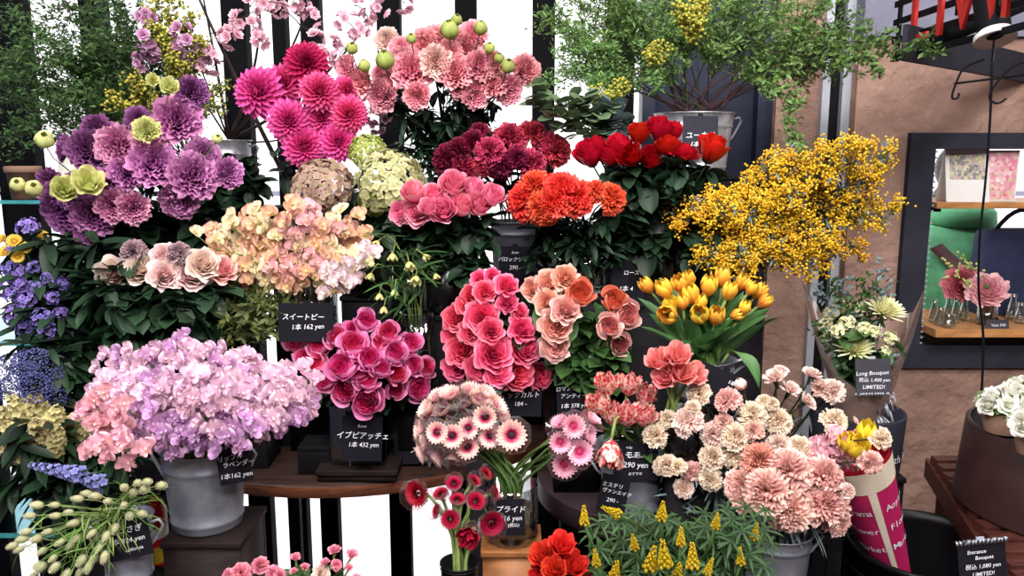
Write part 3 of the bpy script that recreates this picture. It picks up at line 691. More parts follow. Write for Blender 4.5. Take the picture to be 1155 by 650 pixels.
# ------------------------------------------------------------------ tables
T1 = (-.41, 2.13, .555, .775); T2 = (.30, 1.65, .245, .772)
def round_table(T, th, mats, label, legs=4):
    x, y, r, z = T; t = thing('round_table', (x, y, 0), label, 'table')
    mb = MB(); lathe(mb, [(.0, z), (r - .006, z), (r, z - .005)], 72); part('tabletop', mb, M[mats[0]], t)
    mb = MB(); lathe(mb, [(r, z - .005), (r, z - th + .004), (r - .006, z - th), (0, z - th)], 72); part('table_edge', mb, M[mats[1]], t)
    for i in range(legs):
        a = PI/4 + i * 2*PI/legs; mb = MB(); lx, ly = math.cos(a)*r*.72, math.sin(a)*r*.72; box(mb, (lx-.018, ly-.018, FZ), (lx+.018, ly+.018, z - th - .001), bev=.003); part('leg', mb, M['black_metal'], t)
round_table(T1, .032, ('table_wood', 'table_edge'), 'large round brown wooden table under the hot pink roses, in front of the window')
round_table(T2, .05, ('table_dark', 'table_dark'), 'smaller dark round table under the parrot tulips and spray carnations')
# ------------------------------------------------------------------ containers
def support_z(p):
    for x, y, r, z in (T1, T2):
        if math.hypot(p.x - x, p.y - y) < r - .02: return z
    return FZ
RISERS = []
def riser(c, z, h, label, mat='box_black', w=None, zs=None, name='display_box'):
    zs = support_z(c) if zs is None else zs
    if z - zs < .015: return zs
    w = w or h
    t = thing(name, (c.x, c.y, zs), label, 'display box'); H = z - zs - .001
    mb = MB(); box(mb, (-w, -h, H - .012), (w, h, H), bev=.002); part('top_board', mb, M[mat], t)
    mb = MB(); box(mb, (-w + .004, -h + .004, 0.001), (w - .004, -h + .016, H - .013)); part('front_board', mb, M[mat], t)
    mb = MB(); box(mb, (-w + .004, h - .016, 0.001), (w - .004, h - .004, H - .013)); part('back_board', mb, M[mat], t)
    mb = MB(); box(mb, (-w + .004, -h + .017, 0.001), (-w + .016, h - .017, H - .013)); part('side_board', mb, M[mat], t)
    mb = MB(); box(mb, (w - .016, -h + .017, 0.001), (w - .004, h - .017, H - .013)); part('side_board', mb, M[mat], t)
    return zs
def bucket(cx, Y, rim, bot, rt, rb, label, mat='zinc', handles=True, rz=0., hw=1.):
    c = P(cx, rim, Y); zb = P(cx, bot, Y).z; k = S(rim, Y); r1 = rt * k; r0 = rb * k; H = c.z - zb
    t = thing('flower_bucket', (c.x, c.y, zb), label, 'bucket')
    mb = MB(); L = lambda q: r0 + (r1 - r0) * q
    pr = [(0, .004), (r0 * .96, .0), (r0, .004)]
    for q in (.1, .12, .14, .3, .7): pr.append((L(q) + (.0025 if q in (.12,) else 0), H*q))
    pr += [(L(.76), H*.76), (L(.77)+.003, H*.78), (L(.8), H*.8), (L(.97), H*.97), (r1 + .003, H*.985), (r1 + .0045, H), (r1 - .001, H*.995), (L(.8) - .003, H*.8), (r0 - .004, .012), (0, .012)]
    lathe(mb, pr, 40); part('body', mb, M[mat], t)
    if handles:
        for s in (-1, 1):
            mb = MB(); a = rz; d = Vector((math.cos(a)*s, math.sin(a)*s, 0)); u = Vector((0, 0, 1)); e = Vector((-math.sin(a), math.cos(a), 0)) * r1 * .35 * hw
            zt, zl = H*.9, H*.55; o1 = d * (r1 + .001)
            pts = [d*L(.9) + u*zt, d*(r1 + .016) + u*(zt + .006), d*(r1 + .022) + u*(zt - .004), d*(L(.6) + .008) + u*(zl + .01), d*L(.55) + u*zl]
            tube(mb, pts, .0028, n=6); part('handle', mb, M['silver' if mat != 'shaded_zinc' else mat], t)
    return c, zb, r0
def vase(cx, Y, rim, bot, r, label, mat=None, square=False, water=True):
    c = P(cx, rim, Y); zb = P(cx, bot, Y).z; r = r * S(rim, Y); H = c.z - zb
    t = thing('glass_vase', (c.x, c.y, zb), label, 'vase'); n = 4 if square else 28; mb = MB(); k = 1.3 if square else 1.
    ro = [(0, 0), (r*.96*k, 0), (r*k, .006), (r*k, H), (r*k - .003, H), (r*k - .003, .016), (0, .014)]
    lathe(mb, ro, n, a0=PI/4, a1=PI/4 + 2*PI); part('body', mb, mat or GLD, t, smooth=not square)
    if water:
        mb = MB(); lathe(mb, [(0, .017), (r*k - .0045, .017), (r*k - .0045, H*.55), (0, H*.55)], n, a0=PI/4, a1=PI/4+2*PI); part('water', mb, WAT, t, smooth=not square)
    return c, zb, r
def tin(cx, Y, rim, bot, r, label, mat='bin'):
    c = P(cx, rim, Y); zb = P(cx, bot, Y).z if bot else FZ; r = r * S(rim, Y); H = c.z - zb
    t = thing('flower_pot', (c.x, c.y, zb), label, 'pot'); mb = MB()
    lathe(mb, [(0, 0), (r*.85, 0), (r*.87, .004), (r, H*.97), (r*1.05, H*.985), (r*1.05, H), (r*.97, H), (r*.82, .012), (0, .012)], 36); part('body', mb, M[mat], t)
    mb = MB(); lathe(mb, [(r*1.052, H*.93), (r*1.07, H*.935), (r*1.07, H*.95), (r*1.05, H*.955)], 36); part('band', mb, M[mat], t)
    return c, zb, r
# ------------------------------------------------------------------ price cards
FONTS = {}
def textmesh(s, size, mat, shear=.15, ext=0.):
    cu = bpy.data.curves.new('lettering', 'FONT'); cu.body = s; cu.size = size; cu.align_x = 'CENTER'; cu.align_y = 'CENTER'; cu.shear = shear; cu.extrude = ext; cu.offset = size * .003 if ext == 0 else 0; cu.resolution_u = 2
    o = bpy.data.objects.new('tmp', cu); me = bpy.data.meshes.new_from_object(o); bpy.data.objects.remove(o); bpy.data.curves.remove(cu)
    me.name = 'lettering'; me.materials.clear(); me.materials.append(mat); return me
def price_card(px, py, Y, wp, hp, roll, lines, label, mat='card', tilt=8, yaw=0, clip=None, foil='top'):
    """lines: (text, height in photo px, dx, dy from the card's middle in photo px)"""
    c = P(px, py, Y); k = S(py, Y); w, h = wp*k, hp*k
    n = Vector((math.sin(R(yaw)), -math.cos(R(yaw)), math.sin(R(tilt)))).normalized()      # the way the card faces
    Mr = frame(n, 0); Mr = Matrix((Vector((0, 0, 1)).cross(n).normalized(), n.cross(Vector((0, 0, 1)).cross(n)).normalized(), n)).transposed() @ Matrix.Rotation(R(roll), 3, 'Z')
    t = thing('price_card', c, label, 'price card'); M4 = Mr.to_4x4()
    mb = MB(); box(mb, (-w/2, -h/2, -.0012), (w/2, h/2, .0), bev=.0005); part('card', mb, M[mat], t, smooth=False, M=M4)
    cpart = [q for q in t.children if q.name.startswith('card')][0]
    for s, hh, dx, dy in lines:
        me = textmesh(s, hh * k * 1.0, M['chalk']); o = link('lettering', me, cpart, M=Matrix.Translation((dx*k, -dy*k, .0006)) @ Matrix.Rotation(R(random.uniform(-2, 4)), 4, 'Z'))
    mb = MB(); 
    if clip == 'foil':
        sy = h/2 if foil == 'top' else -h/2
        for i in range(14):
            x = -w/2 + w*i/13; tube(mb, [(x, sy - .004, .001), (x + random.uniform(-.002, .004), sy + .003, .004), (x, sy + .001, -.003)], .0022, n=4)
        part('foil_strip', mb, M['silver'], t, M=M4); mb = MB()
    box(mb, (-.006, h/2 - .012, -.0032), (.006, h/2 + .006, -.0014)); part('clip', mb, M['silver' if clip else 'black_metal'], t, smooth=False, M=M4)
    return t
# ------------------------------------------------------------------ the bunches
ST, STD, STP = M['stem_green'], M['stem_dark'], M['stem_pale']
F_D = Fol(M['leaf_dark'], 7, .042); F_M = Fol(M['leaf_mid'], 6, .036)
def boxfor(c, zb, r, label, mat='box_black', h=None, name='display_box'):
    return riser(c, zb, h or max(.05, r + .012), label, mat, name=name)
# 1 lavender sweet peas in the big zinc bucket
c, zb, r = bucket(229, 1.42, 501, 590, 46, 38, 'large zinc bucket holding the lavender sweet peas, black price card on its side')
cb = c.copy(); t = riser(c + Vector((.014, 0, 0)), zb, .078, 'dark brown box under the large zinc bucket of lavender sweet peas', 'box_brown', w=.073)
B1 = Bunch(229, 1.42, 501, 590, .045)
# 2 hot pink garden roses
c, zb, r = vase(408, 1.67, 449, 514, 33, 'square clear glass vase of hot pink cupped roses on the low wooden block', GL, square=True)
c2, zb2, r2 = bucket(457, 1.80, 442, 492, 34, 27, 'small zinc bucket behind the glass vase of hot pink cupped roses', 'shaded_zinc')
boxfor(c, zb, .06, 'low dark wooden block carrying the square vase of hot pink roses', 'box_brown', .085)
boxfor(c2, zb2, .05, 'black box under the small zinc bucket of hot pink cupped roses', h=.047)
B2 = Bunch(408, 1.67, 449, 514, .03)
flowers(B2, 'garden_rose', 'hot pink cupped rose', 'rose', 'hot pink cupped roses over the glass vase', 'cabbage', [M['p_hot']],
 [(336,385,31),(360,389,28),(381,381,28),(398,388,32),(413,362,26),(356,412,28),(343,403,22),(386,413,34),(366,428,27),(389,440,31),(414,428,28),(414,452,36),(416,404,30),(430,415,24),
  (445,398,28),(463,387,26),(465,412,24),(448,422,24),(446,440,22),(470,437,33),(438,375,26),(428,387,22),(480,415,24),(400,372,24),(402,418,26)], 1.55, STD, F_D, toc=1.2, up=.55, outw=.6, bulge=.07, calyx=CAL, sc=1.1)
# 3 coral pink roses
c, zb, r = vase(548, 1.62, 425, 500, 24, 'glass vase of coral pink roses behind the pink gerberas'); boxfor(c, zb, .05, 'black box under the glass vase of coral pink roses', h=.045)
B3 = Bunch(548, 1.62, 425, 500, .03)
flowers(B3, 'coral_rose', 'coral pink open rose', 'rose', 'coral pink roses', 'rose', [M['p_coral']],
 [(541,314,20),(530,331,21),(546,328,24),(555,310,16),(572,320,24),(572,340,22),(587,350,18),(543,356,34),(513,358,28),(510,376,24),(530,374,26),(519,395,32),(557,397,38),(541,416,32),(512,414,28),
  (592,392,34),(590,370,28),(584,422,34),(610,425,28),(562,421,28),(553,372,26),(525,343,22)], 1.5, STD, F_D, toc=1.3, up=.4, outw=.6, calyx=CAL, sc=1.18)
# 4 peach roses
c, zb, r = vase(655, 1.6, 402, 470, 30, 'dark glass vase of peach roses between the coral roses and the tulips'); boxfor(c, zb, .05, 'black box under the dark glass vase of peach roses', h=.06)
B4 = Bunch(655, 1.6, 402, 470, .03); pk = dict(mats=[M['p_peachpink']]); sl = dict(mats=[M['p_salmon']])
flowers(B4, 'peach_rose', 'peach pink spray rose', 'rose', 'peach pink spray roses', 'rose', [M['p_peach']],
 [(620,318,32,dict(label='large pale peach open rose, topmost of the peach spray roses')),(637,312,26),(655,330,28,dict(sl, kind='cabbage', label='round salmon orange rose beside the pale open peach roses')),(600,325,24),(638,348,29,pk),(616,340,26),(626,367,34),(624,392,30,pk),
  (693,338,26,dict(sl, kind='cabbage')),(707,355,28,dict(pk, kind='cabbage')),(687,368,25,dict(pk, kind='cabbage')),(699,388,23,dict(pk, kind='cabbage'))], 1.47, STD, Fol(M['leaf_mid'], 9, .05, .05, .6), toc=1.3, up=.3, outw=.5, calyx=CAL, sc=1.2)
# 5 orange tulips
c, zb, r = bucket(795, 1.55, 404, 450, 33, 27, 'small zinc bucket of orange and yellow tulips'); boxfor(c, zb, .05, 'black box under the small zinc bucket of tulips', h=.052)
B5 = Bunch(795, 1.55, 404, 450, .03); B5.rad = .03
class TulipLeaves:
    mat = M['leaf_tulip']
    def __call__(s, mb, pts, t):
        nk = pts[6]; top = pts[0]; d = (top - nk); 
        for i in range(3):
            az = math.atan2(d.y, d.x) + random.uniform(-.9, .9); el = math.atan2(d.z, math.hypot(d.x, d.y)) + random.uniform(-.25, .15)
            put(mb, leafgrid(L=d.length * random.uniform(.8, 1.25), W=.0155, nu=5, nv=9, base=.5, peak=.35, tip=0, fold=.008, curl=-.02), az=az, el=el, loc=tuple(nk - d * .08), twist=random.uniform(-1.5, 1.5))
flowers(B5, 'orange_tulip', 'orange and yellow tulip', 'tulip', 'orange and yellow tulips', 'tulip', [M['p_tulip']],
 [(729,322,15),(749,326,18),(766,320,17),(777,314,14),(779,331,18),(800,322,18),(815,312,17),(823,328,16),(837,318,15),(757,344,20,dict(kind='double_tulip',mats=[M['p_tulip_y']])),(753,355,21),(789,355,20),(808,356,18),(832,355,13),
  (840,347,13),(857,328,15),(863,340,14),(848,325,13),(790,340,14),(770,340,14)], 1.5, STP, TulipLeaves(), toc=.35, up=1.0, outw=.75, bulge=.03, sr=.003, roll=True, sc=1.1)
# the single broad leaf hanging over the tulip bucket's side
fm = MB(); q0 = P(822, 398, 1.5); q1 = P(846, 402, 1.47); q2 = P(856, 438, 1.46); pts = bez(q0, q1 + Vector((.0, 0, .02)), q2, 9)
V = []; 
for i, q in enumerate(pts):
    wd = .011 * math.sin(PI * (.12 + .88 * i / 8)) * 1.6; V += [tuple(q + Vector((-wd, -.003, wd*.35))), tuple(q + Vector((0, .004, 0))), tuple(q + Vector((wd, -.003, -wd*.1)))]
fm.add(np.array(V) - np.array(q0), gridf(3, 9), np.repeat(np.linspace(0, 1, 9), 3)); t = thing('tulip_leaf', q0, 'single broad green tulip leaf drooping over the side of the tulip bucket', 'leaf'); part('blade', fm, M['leaf_tulip'], t)
fm = MB(); tube(fm, [Vector((0, 0, 0)), Vector((-.012, .01, -.03))], .003); part('stem', fm, STP, t)
# 6 coral double tulips
c, zb, r = vase(775, 1.42, 462, 520, 26, 'dark glass vase of coral double tulips behind the cream spray carnations'); boxfor(c, zb, .05, 'black box under the dark glass vase of coral double tulips', h=.042)
B6 = Bunch(755, 1.42, 468, 520, .02)
flowers(B6, 'double_tulip', 'coral pink double tulip', 'tulip', 'coral pink double tulips', 'double_tulip', [M['p_coraltulip']],
 [(743,405,30),(765,400,30),(750,425,28),(770,420,32),(784,422,28)], 1.36, STP, None, toc=.8, up=.9, outw=.5, bulge=.02, sr=.0035)
# 7 parrot tulips
c, zb, r = bucket(714, 1.47, 500, 577, 40, 30, 'zinc bucket of red and white striped parrot tulips behind two price cards'); 
B7 = Bunch(714, 1.47, 500, 577, .04)
flowers(B7, 'parrot_tulip', 'pink and red striped parrot tulip', 'tulip', 'red striped parrot tulips', 'parrot', [M['p_parrot']],
 [(685,434,27),(710,435,24),(728,446,25),(676,456,28),(690,468,26),(708,468,28),(727,469,26),(688,512,30,dict(face=(-.15,-.5,-1),label='pink striped parrot tulip hanging upside down over the rim of the zinc bucket',dy=-.06)),(666,470,18)], 1.38, STP,
  Fol(M['leaf_mid'], 2, .06, .4, .9, dict(L=1, W=.16, nu=3, nv=7, base=.4, peak=.4, tip=0, fold=.1, curl=-.3)), toc=.5, up=1.1, outw=.6, bulge=.02, sr=.003, sc=1.12)
# 8 spray carnations, 9 big carnations
c, zb, r = vase(835, 1.5, 560, 612, 26, 'dark glass vase hidden under the cream spray carnations'); boxfor(c, zb, .05, 'black box under the vase of cream spray carnations', h=.042)
B8 = Bunch(835, 1.5, 560, 612, .025)
si = dict(kind='sidecarn')
CL = [(787,443,28),(820,450,30),(775,474,36),(752,472,22),(738,490,30),(781,459,18),(815,476,22),(805,489,31),(829,491,33),(848,467,33),(878,475,31),(850,484,24),(878,501,28),(902,505,30),(803,514,31),(826,516,26),
  (927,437,22),(940,440,29),(942,473,31),(752,524,25),(764,526,20),(779,532,24),(770,551,24),(800,541,27),(871,455,16),(996,495,26,dict(dy=-.1,face=(.3,-.9,.3))),(983,522,27,dict(dy=-.12,face=(-.1,-.9,.3))),(957,554,18,dict(dy=-.1)),(745,525,22),(862,452,18)]
CS = [(873,424,28,dict(si,face=(-.4,-.3,1))),(881,417,20,dict(si,face=(.1,-.2,1))),(893,438,26,dict(si,face=(.3,-.5,1))),(912,452,24,dict(si,face=(.6,-.5,.7))),(916,420,24,dict(si,face=(.2,-.2,1))),(835,433,14,dict(kind='bud',face=(-.5,-.2,1))),(966,475,12,dict(si,face=(.8,-.2,.5))),(926,432,20,dict(si,face=(0,-.2,1)))]
cols = [['p_carn_cream'], ['p_carn_pinkcream'], ['p_carn_cream'], ['p_carn_cream'], ['p_carn_peach']]
items = []
for k, q in enumerate(CL + CS):
    o = dict(q[3]) if len(q) > 3 else {}
    o.setdefault('mats', [M[cols[(k*7+2) % 5][0] if k < len(CL) else 'p_carn_pinkcream']]); items.append((q[0], q[1], q[2], o))
flowers(B8, 'spray_carnation', 'cream and pink spray carnation', 'carnation', 'cream and pink spray carnations', 'carnation', [M['p_carn_cream']], items, 1.33, STD,
  Fol(M['leaf_grey'], 3, .05, .1, .9, dict(L=1, W=.05, nu=3, nv=6, base=.5, peak=.3, tip=0, curl=-.3)), toc=1.1, up=.6, outw=.7, bulge=.05, sr=.0016, calyx=CALC, sc=1.05)
c, zb, r = bucket(878, 1.33, 596, 662, 37, 31, 'zinc bucket of big peach carnations', hw=1.2); cbig = c
riser(c, zb, .06, 'black plinth under the zinc bucket of big peach carnations', w=.06, zs=FZ, name='plinth')
B9 = Bunch(878, 1.33, 596, 662, .035)
flowers(B9, 'carnation', 'big ruffled peach carnation', 'carnation', 'big peach carnations', 'carnation', [M['p_carn_peach']],
 [(856,518,38,dict(mats=[M['p_carn_orange']],label='darkest apricot carnation, behind the other big peach carnations')),(888,530,50),(930,536,46),(836,547,42),(864,552,50),(890,576,50),(932,568,52),(944,586,36),(838,560,34)], 1.24, STD,
  Fol(M['leaf_grey'], 6, .06, .2, 1., dict(L=1, W=.05, nu=3, nv=6, base=.5, peak=.3, tip=0, curl=-.3)), toc=1.1, up=.45, outw=.6, bulge=.05, calyx=CALC, sc=1.12)
# 10 gerberas in clear sleeves
c, zb, r = vase(577, 1.38, 545, 606, 30, 'clear glass vase of wrapped pink gerberas standing on the wooden crate', GL)
t = riser(c, zb, .055, 'open wooden crate with an orange brown top under the gerbera vase', 'crate_wood', w=.055, zs=FZ, name='wooden_crate')
B10 = Bunch(577, 1.38, 545, 606, .026)
def collar(t, Mx, sc, flare=1.25, depth=1.1, top=.45, n=9):
    mb = MB(); vs = []; a0 = random.random()
    for j, (rr, z) in enumerate([(.12, -depth), (.55, -.4), (1.0, .1), (flare, top)]):
        for i in range(n):
            a = a0 + i*2*PI/n; q = rr * (1 + .1 * random.uniform(-1, 1)); vs.append((q*math.cos(a), q*math.sin(a), z + random.uniform(-.1, .1)))
    f = [(j*n+i, j*n+(i+1) % n, (j+1)*n+(i+1) % n, (j+1)*n+i) for j in range(3) for i in range(n)]
    mb.add(vs, f); o = part('clear_sleeve', mb, CEL, t, smooth=False, M=Mx); return o
def add_collars(prefix, **kw):
    for o in list(bpy.data.objects):
        if o.parent is not None and o.parent.name.split('.')[0] == prefix and o.name.startswith('bloom'): collar(o.parent, o.matrix_basis.copy(), 1, **kw)
gp = dict(mats=[M['p_gerb_pink'], M['heart_dark']]); 
G1 = [(493,488,22),(510,492,24),(528,483,22),(527,504,25),(547,471,24),(553,492,24),(577,491,30)]
G2 = [(647,481,24,gp),(632,499,22,gp),(654,510,26,gp),(637,524,26,gp),(663,490,26,dict(kind='gerbera_cup',mats=[M['p_gerb_pink'],M['p_gerb']],face=(.8,-.4,.2))),(632,478,24,dict(kind='gerbera_cup',mats=[M['p_gerb_pink'],M['p_gerb']],face=(-.4,-.4,.8))),(668,474,22,dict(kind='gerbera_cup',mats=[M['p_gerb_pink'],M['p_gerb']],face=(.6,-.2,.8)))]
G3 = [(520,455,26),(500,462,26),(540,452,26),(558,458,24),(484,476,26),(478,498,26),(492,515,24),(514,516,24),(508,446,22),(530,442,22),(548,444,20),(494,448,20),(474,484,20),(482,462,22),(565,470,22),(512,470,24),(530,466,24),(476,512,20),(500,476,22)]
g3 = []
for (x, y, d) in G3:
    dx, dy = (x - 520) / 45, (y - 482) / 40; g3.append((x, y, d*1.25, dict(kind='gerbera_cup', mats=[M['p_gerb'], M['p_gerb']], face=(dx*1.3, -.5, -dy*1.2 + .3), dy=.03 + .03*random.random())))
flowers(B10, 'gerbera', 'sleeved pale pink gerbera', 'gerbera', 'pale pink gerberas in clear sleeves', 'gerbera', [M['p_gerb'], M['heart_dark']], G1 + G2 + g3, 1.3, M['stem_gerb'], None, toc=2.2, up=.1, outw=.5, bulge=.01, sr=.0027, sc=1.24)
add_collars('gerbera')
# 11 crimson gerberas
c, zb, r = tin(518, 1.22, 634, 700, 21, 'small black pot of crimson gerberas below the pink ones'); riser(c, zb, .04, 'plinth under the small black pot of crimson gerberas', zs=FZ, name='plinth')
B11 = Bunch(518, 1.22, 634, 700, .014)
flowers(B11, 'crimson_gerbera', 'crimson double gerbera', 'gerbera', 'crimson gerberas in clear sleeves', 'pom', [M['p_gerb_red']],
 [(470,557,32,dict(face=(-.5,-1,.2),label='large crimson gerbera with its sleeve slipped down, facing the striped window posts')),(497,557,20,dict(face=(-.3,-.5,1))),(516,563,20,dict(face=(.1,-.4,1))),(537,565,23,dict(face=(.3,-.8,.8))),(492,577,18,dict(face=(-1,-.5,.4))),(508,586,23,dict(face=(0,-1,.5))),
  (528,606,26,dict(face=(-.3,-1,-.3),kind='double_tulip')),(555,591,31,dict(face=(.3,-1,.1))),(558,556,18,dict(face=(1,-.4,.3))),(535,542,18,dict(face=(.5,-.3,.7))),(512,545,20),(548,534,18,dict(face=(.6,-.3,.7)))], 1.2, STP, None, toc=1, sr=.003)
add_collars('crimson_gerbera', flare=1.1, depth=1.3, top=.8)
# 12 red double tulips
c, zb, r = tin(632, 1.2, 668, 720, 30, 'black pot of red double tulips beside the wooden crate'); riser(c, zb, .045, 'plinth under the black pot of red double tulips', zs=FZ, name='plinth')
B12 = Bunch(632, 1.2, 668, 720, .018)
flowers(B12, 'red_tulip', 'scarlet double tulip', 'tulip', 'scarlet double tulips', 'double_tulip', [M['p_redtulip']], [(612,626,30),(634,614,30),(646,636,34),(625,642,28),(655,652,26),(608,648,24)], 1.14, STP, F_M, toc=.8, up=.8, outw=.7, bulge=.02)
# 14 small pink carnations
c, zb, r = tin(335, 1.2, 668, 720, 30, 'black pot of small pink carnations in front of the window'); riser(c, zb, .045, 'plinth under the black pot of small pink carnations', zs=FZ, name='plinth')
B14 = Bunch(335, 1.2, 668, 720, .02); sd = lambda x=0: dict(kind='sidecarn', face=(x, -.3, 1)); pc = dict(mats=[M['p_carn_pinkcream']])
flowers(B14, 'small_carnation', 'small pink carnation', 'carnation', 'small pink carnations', 'carnation', [M['p_smallpink']],
 [(270,646,26),(293,637,21),(308,648,20),(333,628,14,sd()),(331,644,11,sd(-.2)),(344,639,12,sd(.1)),(377,620,17,sd()),(366,634,14,sd(-.3)),(380,637,14),(397,625,17,sd(.3)),(362,647,22,pc),(315,650,16),(394,640,12,sd(.3)),(402,652,14,sd(.2)),(257,650,18)], 1.12, STP, Fol(M['leaf_mid'], 2, .03), toc=1, up=.6, bulge=.02, sr=.0016, calyx=CALC)
# 15 crimson carnations, orange carnations
c, zb, r = bucket(582, 2.02, 249, 312, 29, 25, 'shaded zinc bucket of crimson carnations with a price card', 'shaded_zinc', handles=False); boxfor(c, zb, .05, 'tall black plinth under the shaded zinc bucket of crimson carnations', h=.072, name='plinth')
B15 = Bunch(582, 2.02, 249, 312, .045)
dk = dict(mats=[M['p_crimson_dark']])
flowers(B15, 'crimson_carnation', 'crimson carnation', 'carnation', 'crimson carnations', 'carnation', [M['p_crimson']],
 [(502,180,36,dk),(519,191,35),(533,160,30,dk),(551,170,34),(563,187,32,dk),(575,154,38),(602,150,32),(600,186,37,dict(label='brightest crimson carnation, just above the orange ones')),(630,169,36),(583,178,26,dk),(516,168,28,dk),(545,186,26),(620,160,26),(540,148,24,dk)], 1.87, STD, Fol(M['leaf_dark'], 3, .05), toc=1.2, up=.4, calyx=CALC, sc=1.08)
c, zb, r = vase(660, 1.86, 262, 330, 24, 'clear glass vase of orange carnations', GL); boxfor(c, zb, .05, 'tall black plinth under the glass vase of orange carnations', h=.055, name='plinth')
B16 = Bunch(655, 1.86, 262, 330, .028)
flowers(B16, 'orange_carnation', 'bright orange carnation', 'carnation', 'bright orange carnations', 'carnation', [M['p_orange']],
 [(590,226,44),(612,236,40),(632,213,46),(602,209,38),(650,223,42),(622,228,38),(671,214,26),(692,223,35,dict(label='bright orange carnation standing a little apart beside the red roses'))], 1.7, STD, Fol(M['leaf_dark'], 4, .05, .2, 1., dict(L=1, W=.05, nu=3, nv=6, base=.5, peak=.3, tip=0, curl=-.3)), toc=1.3, up=.4, calyx=CALC, sc=1.1, bulge=.03)
# 17 red roses
c, zb, r = vase(738, 1.88, 248, 318, 27, 'dark glass vase of tall red roses'); boxfor(c, zb, .05, 'tall black plinth under the dark glass vase of red roses', h=.06, name='plinth')
B17 = Bunch(740, 1.88, 248, 318, .03)
flowers(B17, 'red_rose', 'deep red rose', 'rose', 'deep red roses', 'bud_rose', [M['p_red']],
 [(664,173,29),(687,175,24),(711,175,26),(734,178,25),(721,150,23),(744,145,27),(753,164,24),(774,168,30,dict(kind='rose')),(804,167,31),(698,163,24),(760,147,20),(672,164,20)], 1.78, STD, Fol(M['leaf_dark'], 8, .055, .08, .6), toc=.35, up=1.2, outw=.4, calyx=CAL, sc=1.25, bulge=.03)
# 18 pink roses
c, zb, r = vase(505, 1.8, 285, 350, 30, 'dark glass vase of bright pink roses'); boxfor(c, zb, .05, 'tall black box under the dark vase of bright pink roses', h=.062)
B18 = Bunch(505, 1.8, 285, 350, .03)
flowers(B18, 'pink_rose', 'bright pink rose', 'rose', 'bright pink roses', 'bud_rose', [M['p_pinkrose']],
 [(468,238,29,dict(kind='rose')),(466,217,24),(487,216,25,dict(kind='rose')),(511,207,27),(500,238,27),(520,232,25),(540,231,27),(534,212,22),(556,221,24),(449,240,22,dict(kind='rose')),(484,234,20)], 1.68, STD, Fol(M['leaf_dark'], 8, .05, .08, .6), toc=.8, up=.9, outw=.5, calyx=CAL, sc=1.25, bulge=.03)
# 20 pink lisianthus
c, zb, r = vase(505, 2.25, 200, 280, 25, 'dark glass vase of tall pink lisianthus'); boxfor(c, zb, .05, 'tall black plinth under the vase of pink lisianthus', h=.055, name='plinth')
B20 = Bunch(505, 2.25, 200, 280, .03); gb = dict(kind='bud', mats=[M['p_greenbud']], name='lisianthus_bud')
GB = lambda n, **k: dict(gb, label=n, **k)
flowers(B20, 'pink_lisianthus', 'ruffled pink lisianthus', 'lisianthus', 'ruffled pink lisianthus', 'lisianthus', [M['p_pinklis']],
 [(436,44,24,dict(mats=[M['p_palelis']])),(452,53,24),(478,50,32),(493,42,28),(525,51,38),(534,38,28),(492,69,31,dict(mats=[M['p_palelis']],label='palest cream pink lisianthus in the middle of the tall bunch')),(465,79,40),(452,68,26),(513,80,34),(542,73,30),(557,72,24),(594,79,30,dict(label='round pink lisianthus at the outer tip beside the black window post')),(574,102,28),(555,92,30),(537,106,28),
  (430,109,30),(442,91,22),(470,108,26),(428,82,18),(390,76,25),(406,92,27),(508,62,28),(520,98,24),(566,90,22)], 2.02, STD, Fol(M['leaf_dark'], 9, .045, .15, .95, dict(L=1, W=.26, nu=3, nv=6, base=.3, peak=.45, tip=0, fold=.1, curl=-.2)), toc=1., up=.4, calyx=CAL, bulge=.06, sc=1.2)
for (x, y, d, nm) in [(507,33,23,'largest yellow green lisianthus bud at the top of the pink bunch'),(542,31,17,'yellow green lisianthus bud above the pink blooms, second in size'),(464,43,13,'tiny green lisianthus bud standing alone over the pink bunch'),(434,67,23,'round green lisianthus bud at the side of the pink bunch near the cherry branch'),
  (552,54,14,'small green lisianthus bud over the sloping side of the pink bunch'),(563,65,13,'small green lisianthus bud just below a similar one on the sloping side'),(573,74,18,'fringed yellow green lisianthus bud next to the outermost round bloom'),(397,54,15,'upright green lisianthus bud beside the deep pink dahlia'),(411,74,15,'drooping green lisianthus bud under the upright one'),(515,22,14,'topmost small green lisianthus bud')]:
    flowers(B20, 'lisianthus_bud', nm, 'flower bud', 'green lisianthus buds', 'bud', [M['p_greenbud']], [(x, y, d, dict(dy=0))], 2.0, STD, None, toc=.6, up=1, sr=.0012)
# 21 dahlias
c, zb, r = vase(330, 2.3, 232, 300, 26, 'dark glass vase of tall pink dahlias'); boxfor(c, zb, .05, 'tall black plinth under the vase of pink dahlias', h=.055, name='plinth')
B21 = Bunch(330, 2.3, 232, 300, .025)
flowers(B21, 'pink_dahlia', 'large bright pink dahlia', 'dahlia', 'large pink dahlias', 'dahlia', [M['p_dahlia']],
 [(292,104,58,dict(label='largest round pink dahlia at the window side of the bunch')),(320,95,46,dict(dy=.07)),(346,72,50,dict(mats=[M['p_dahlia_dark']],dy=.06,label='topmost and darkest of the pink dahlias')),(360,104,46),(326,137,49),(362,134,38,dict(dy=.03)),(394,129,44),(343,165,50),(382,160,46),(392,102,36,dict(dy=.06))], 2.0, M['red_twig'], Fol(M['leaf_dark'], 3, .06, .3, .9), toc=1.7, up=.1, outw=.55, bulge=.02, sc=1.13, sr=.003)
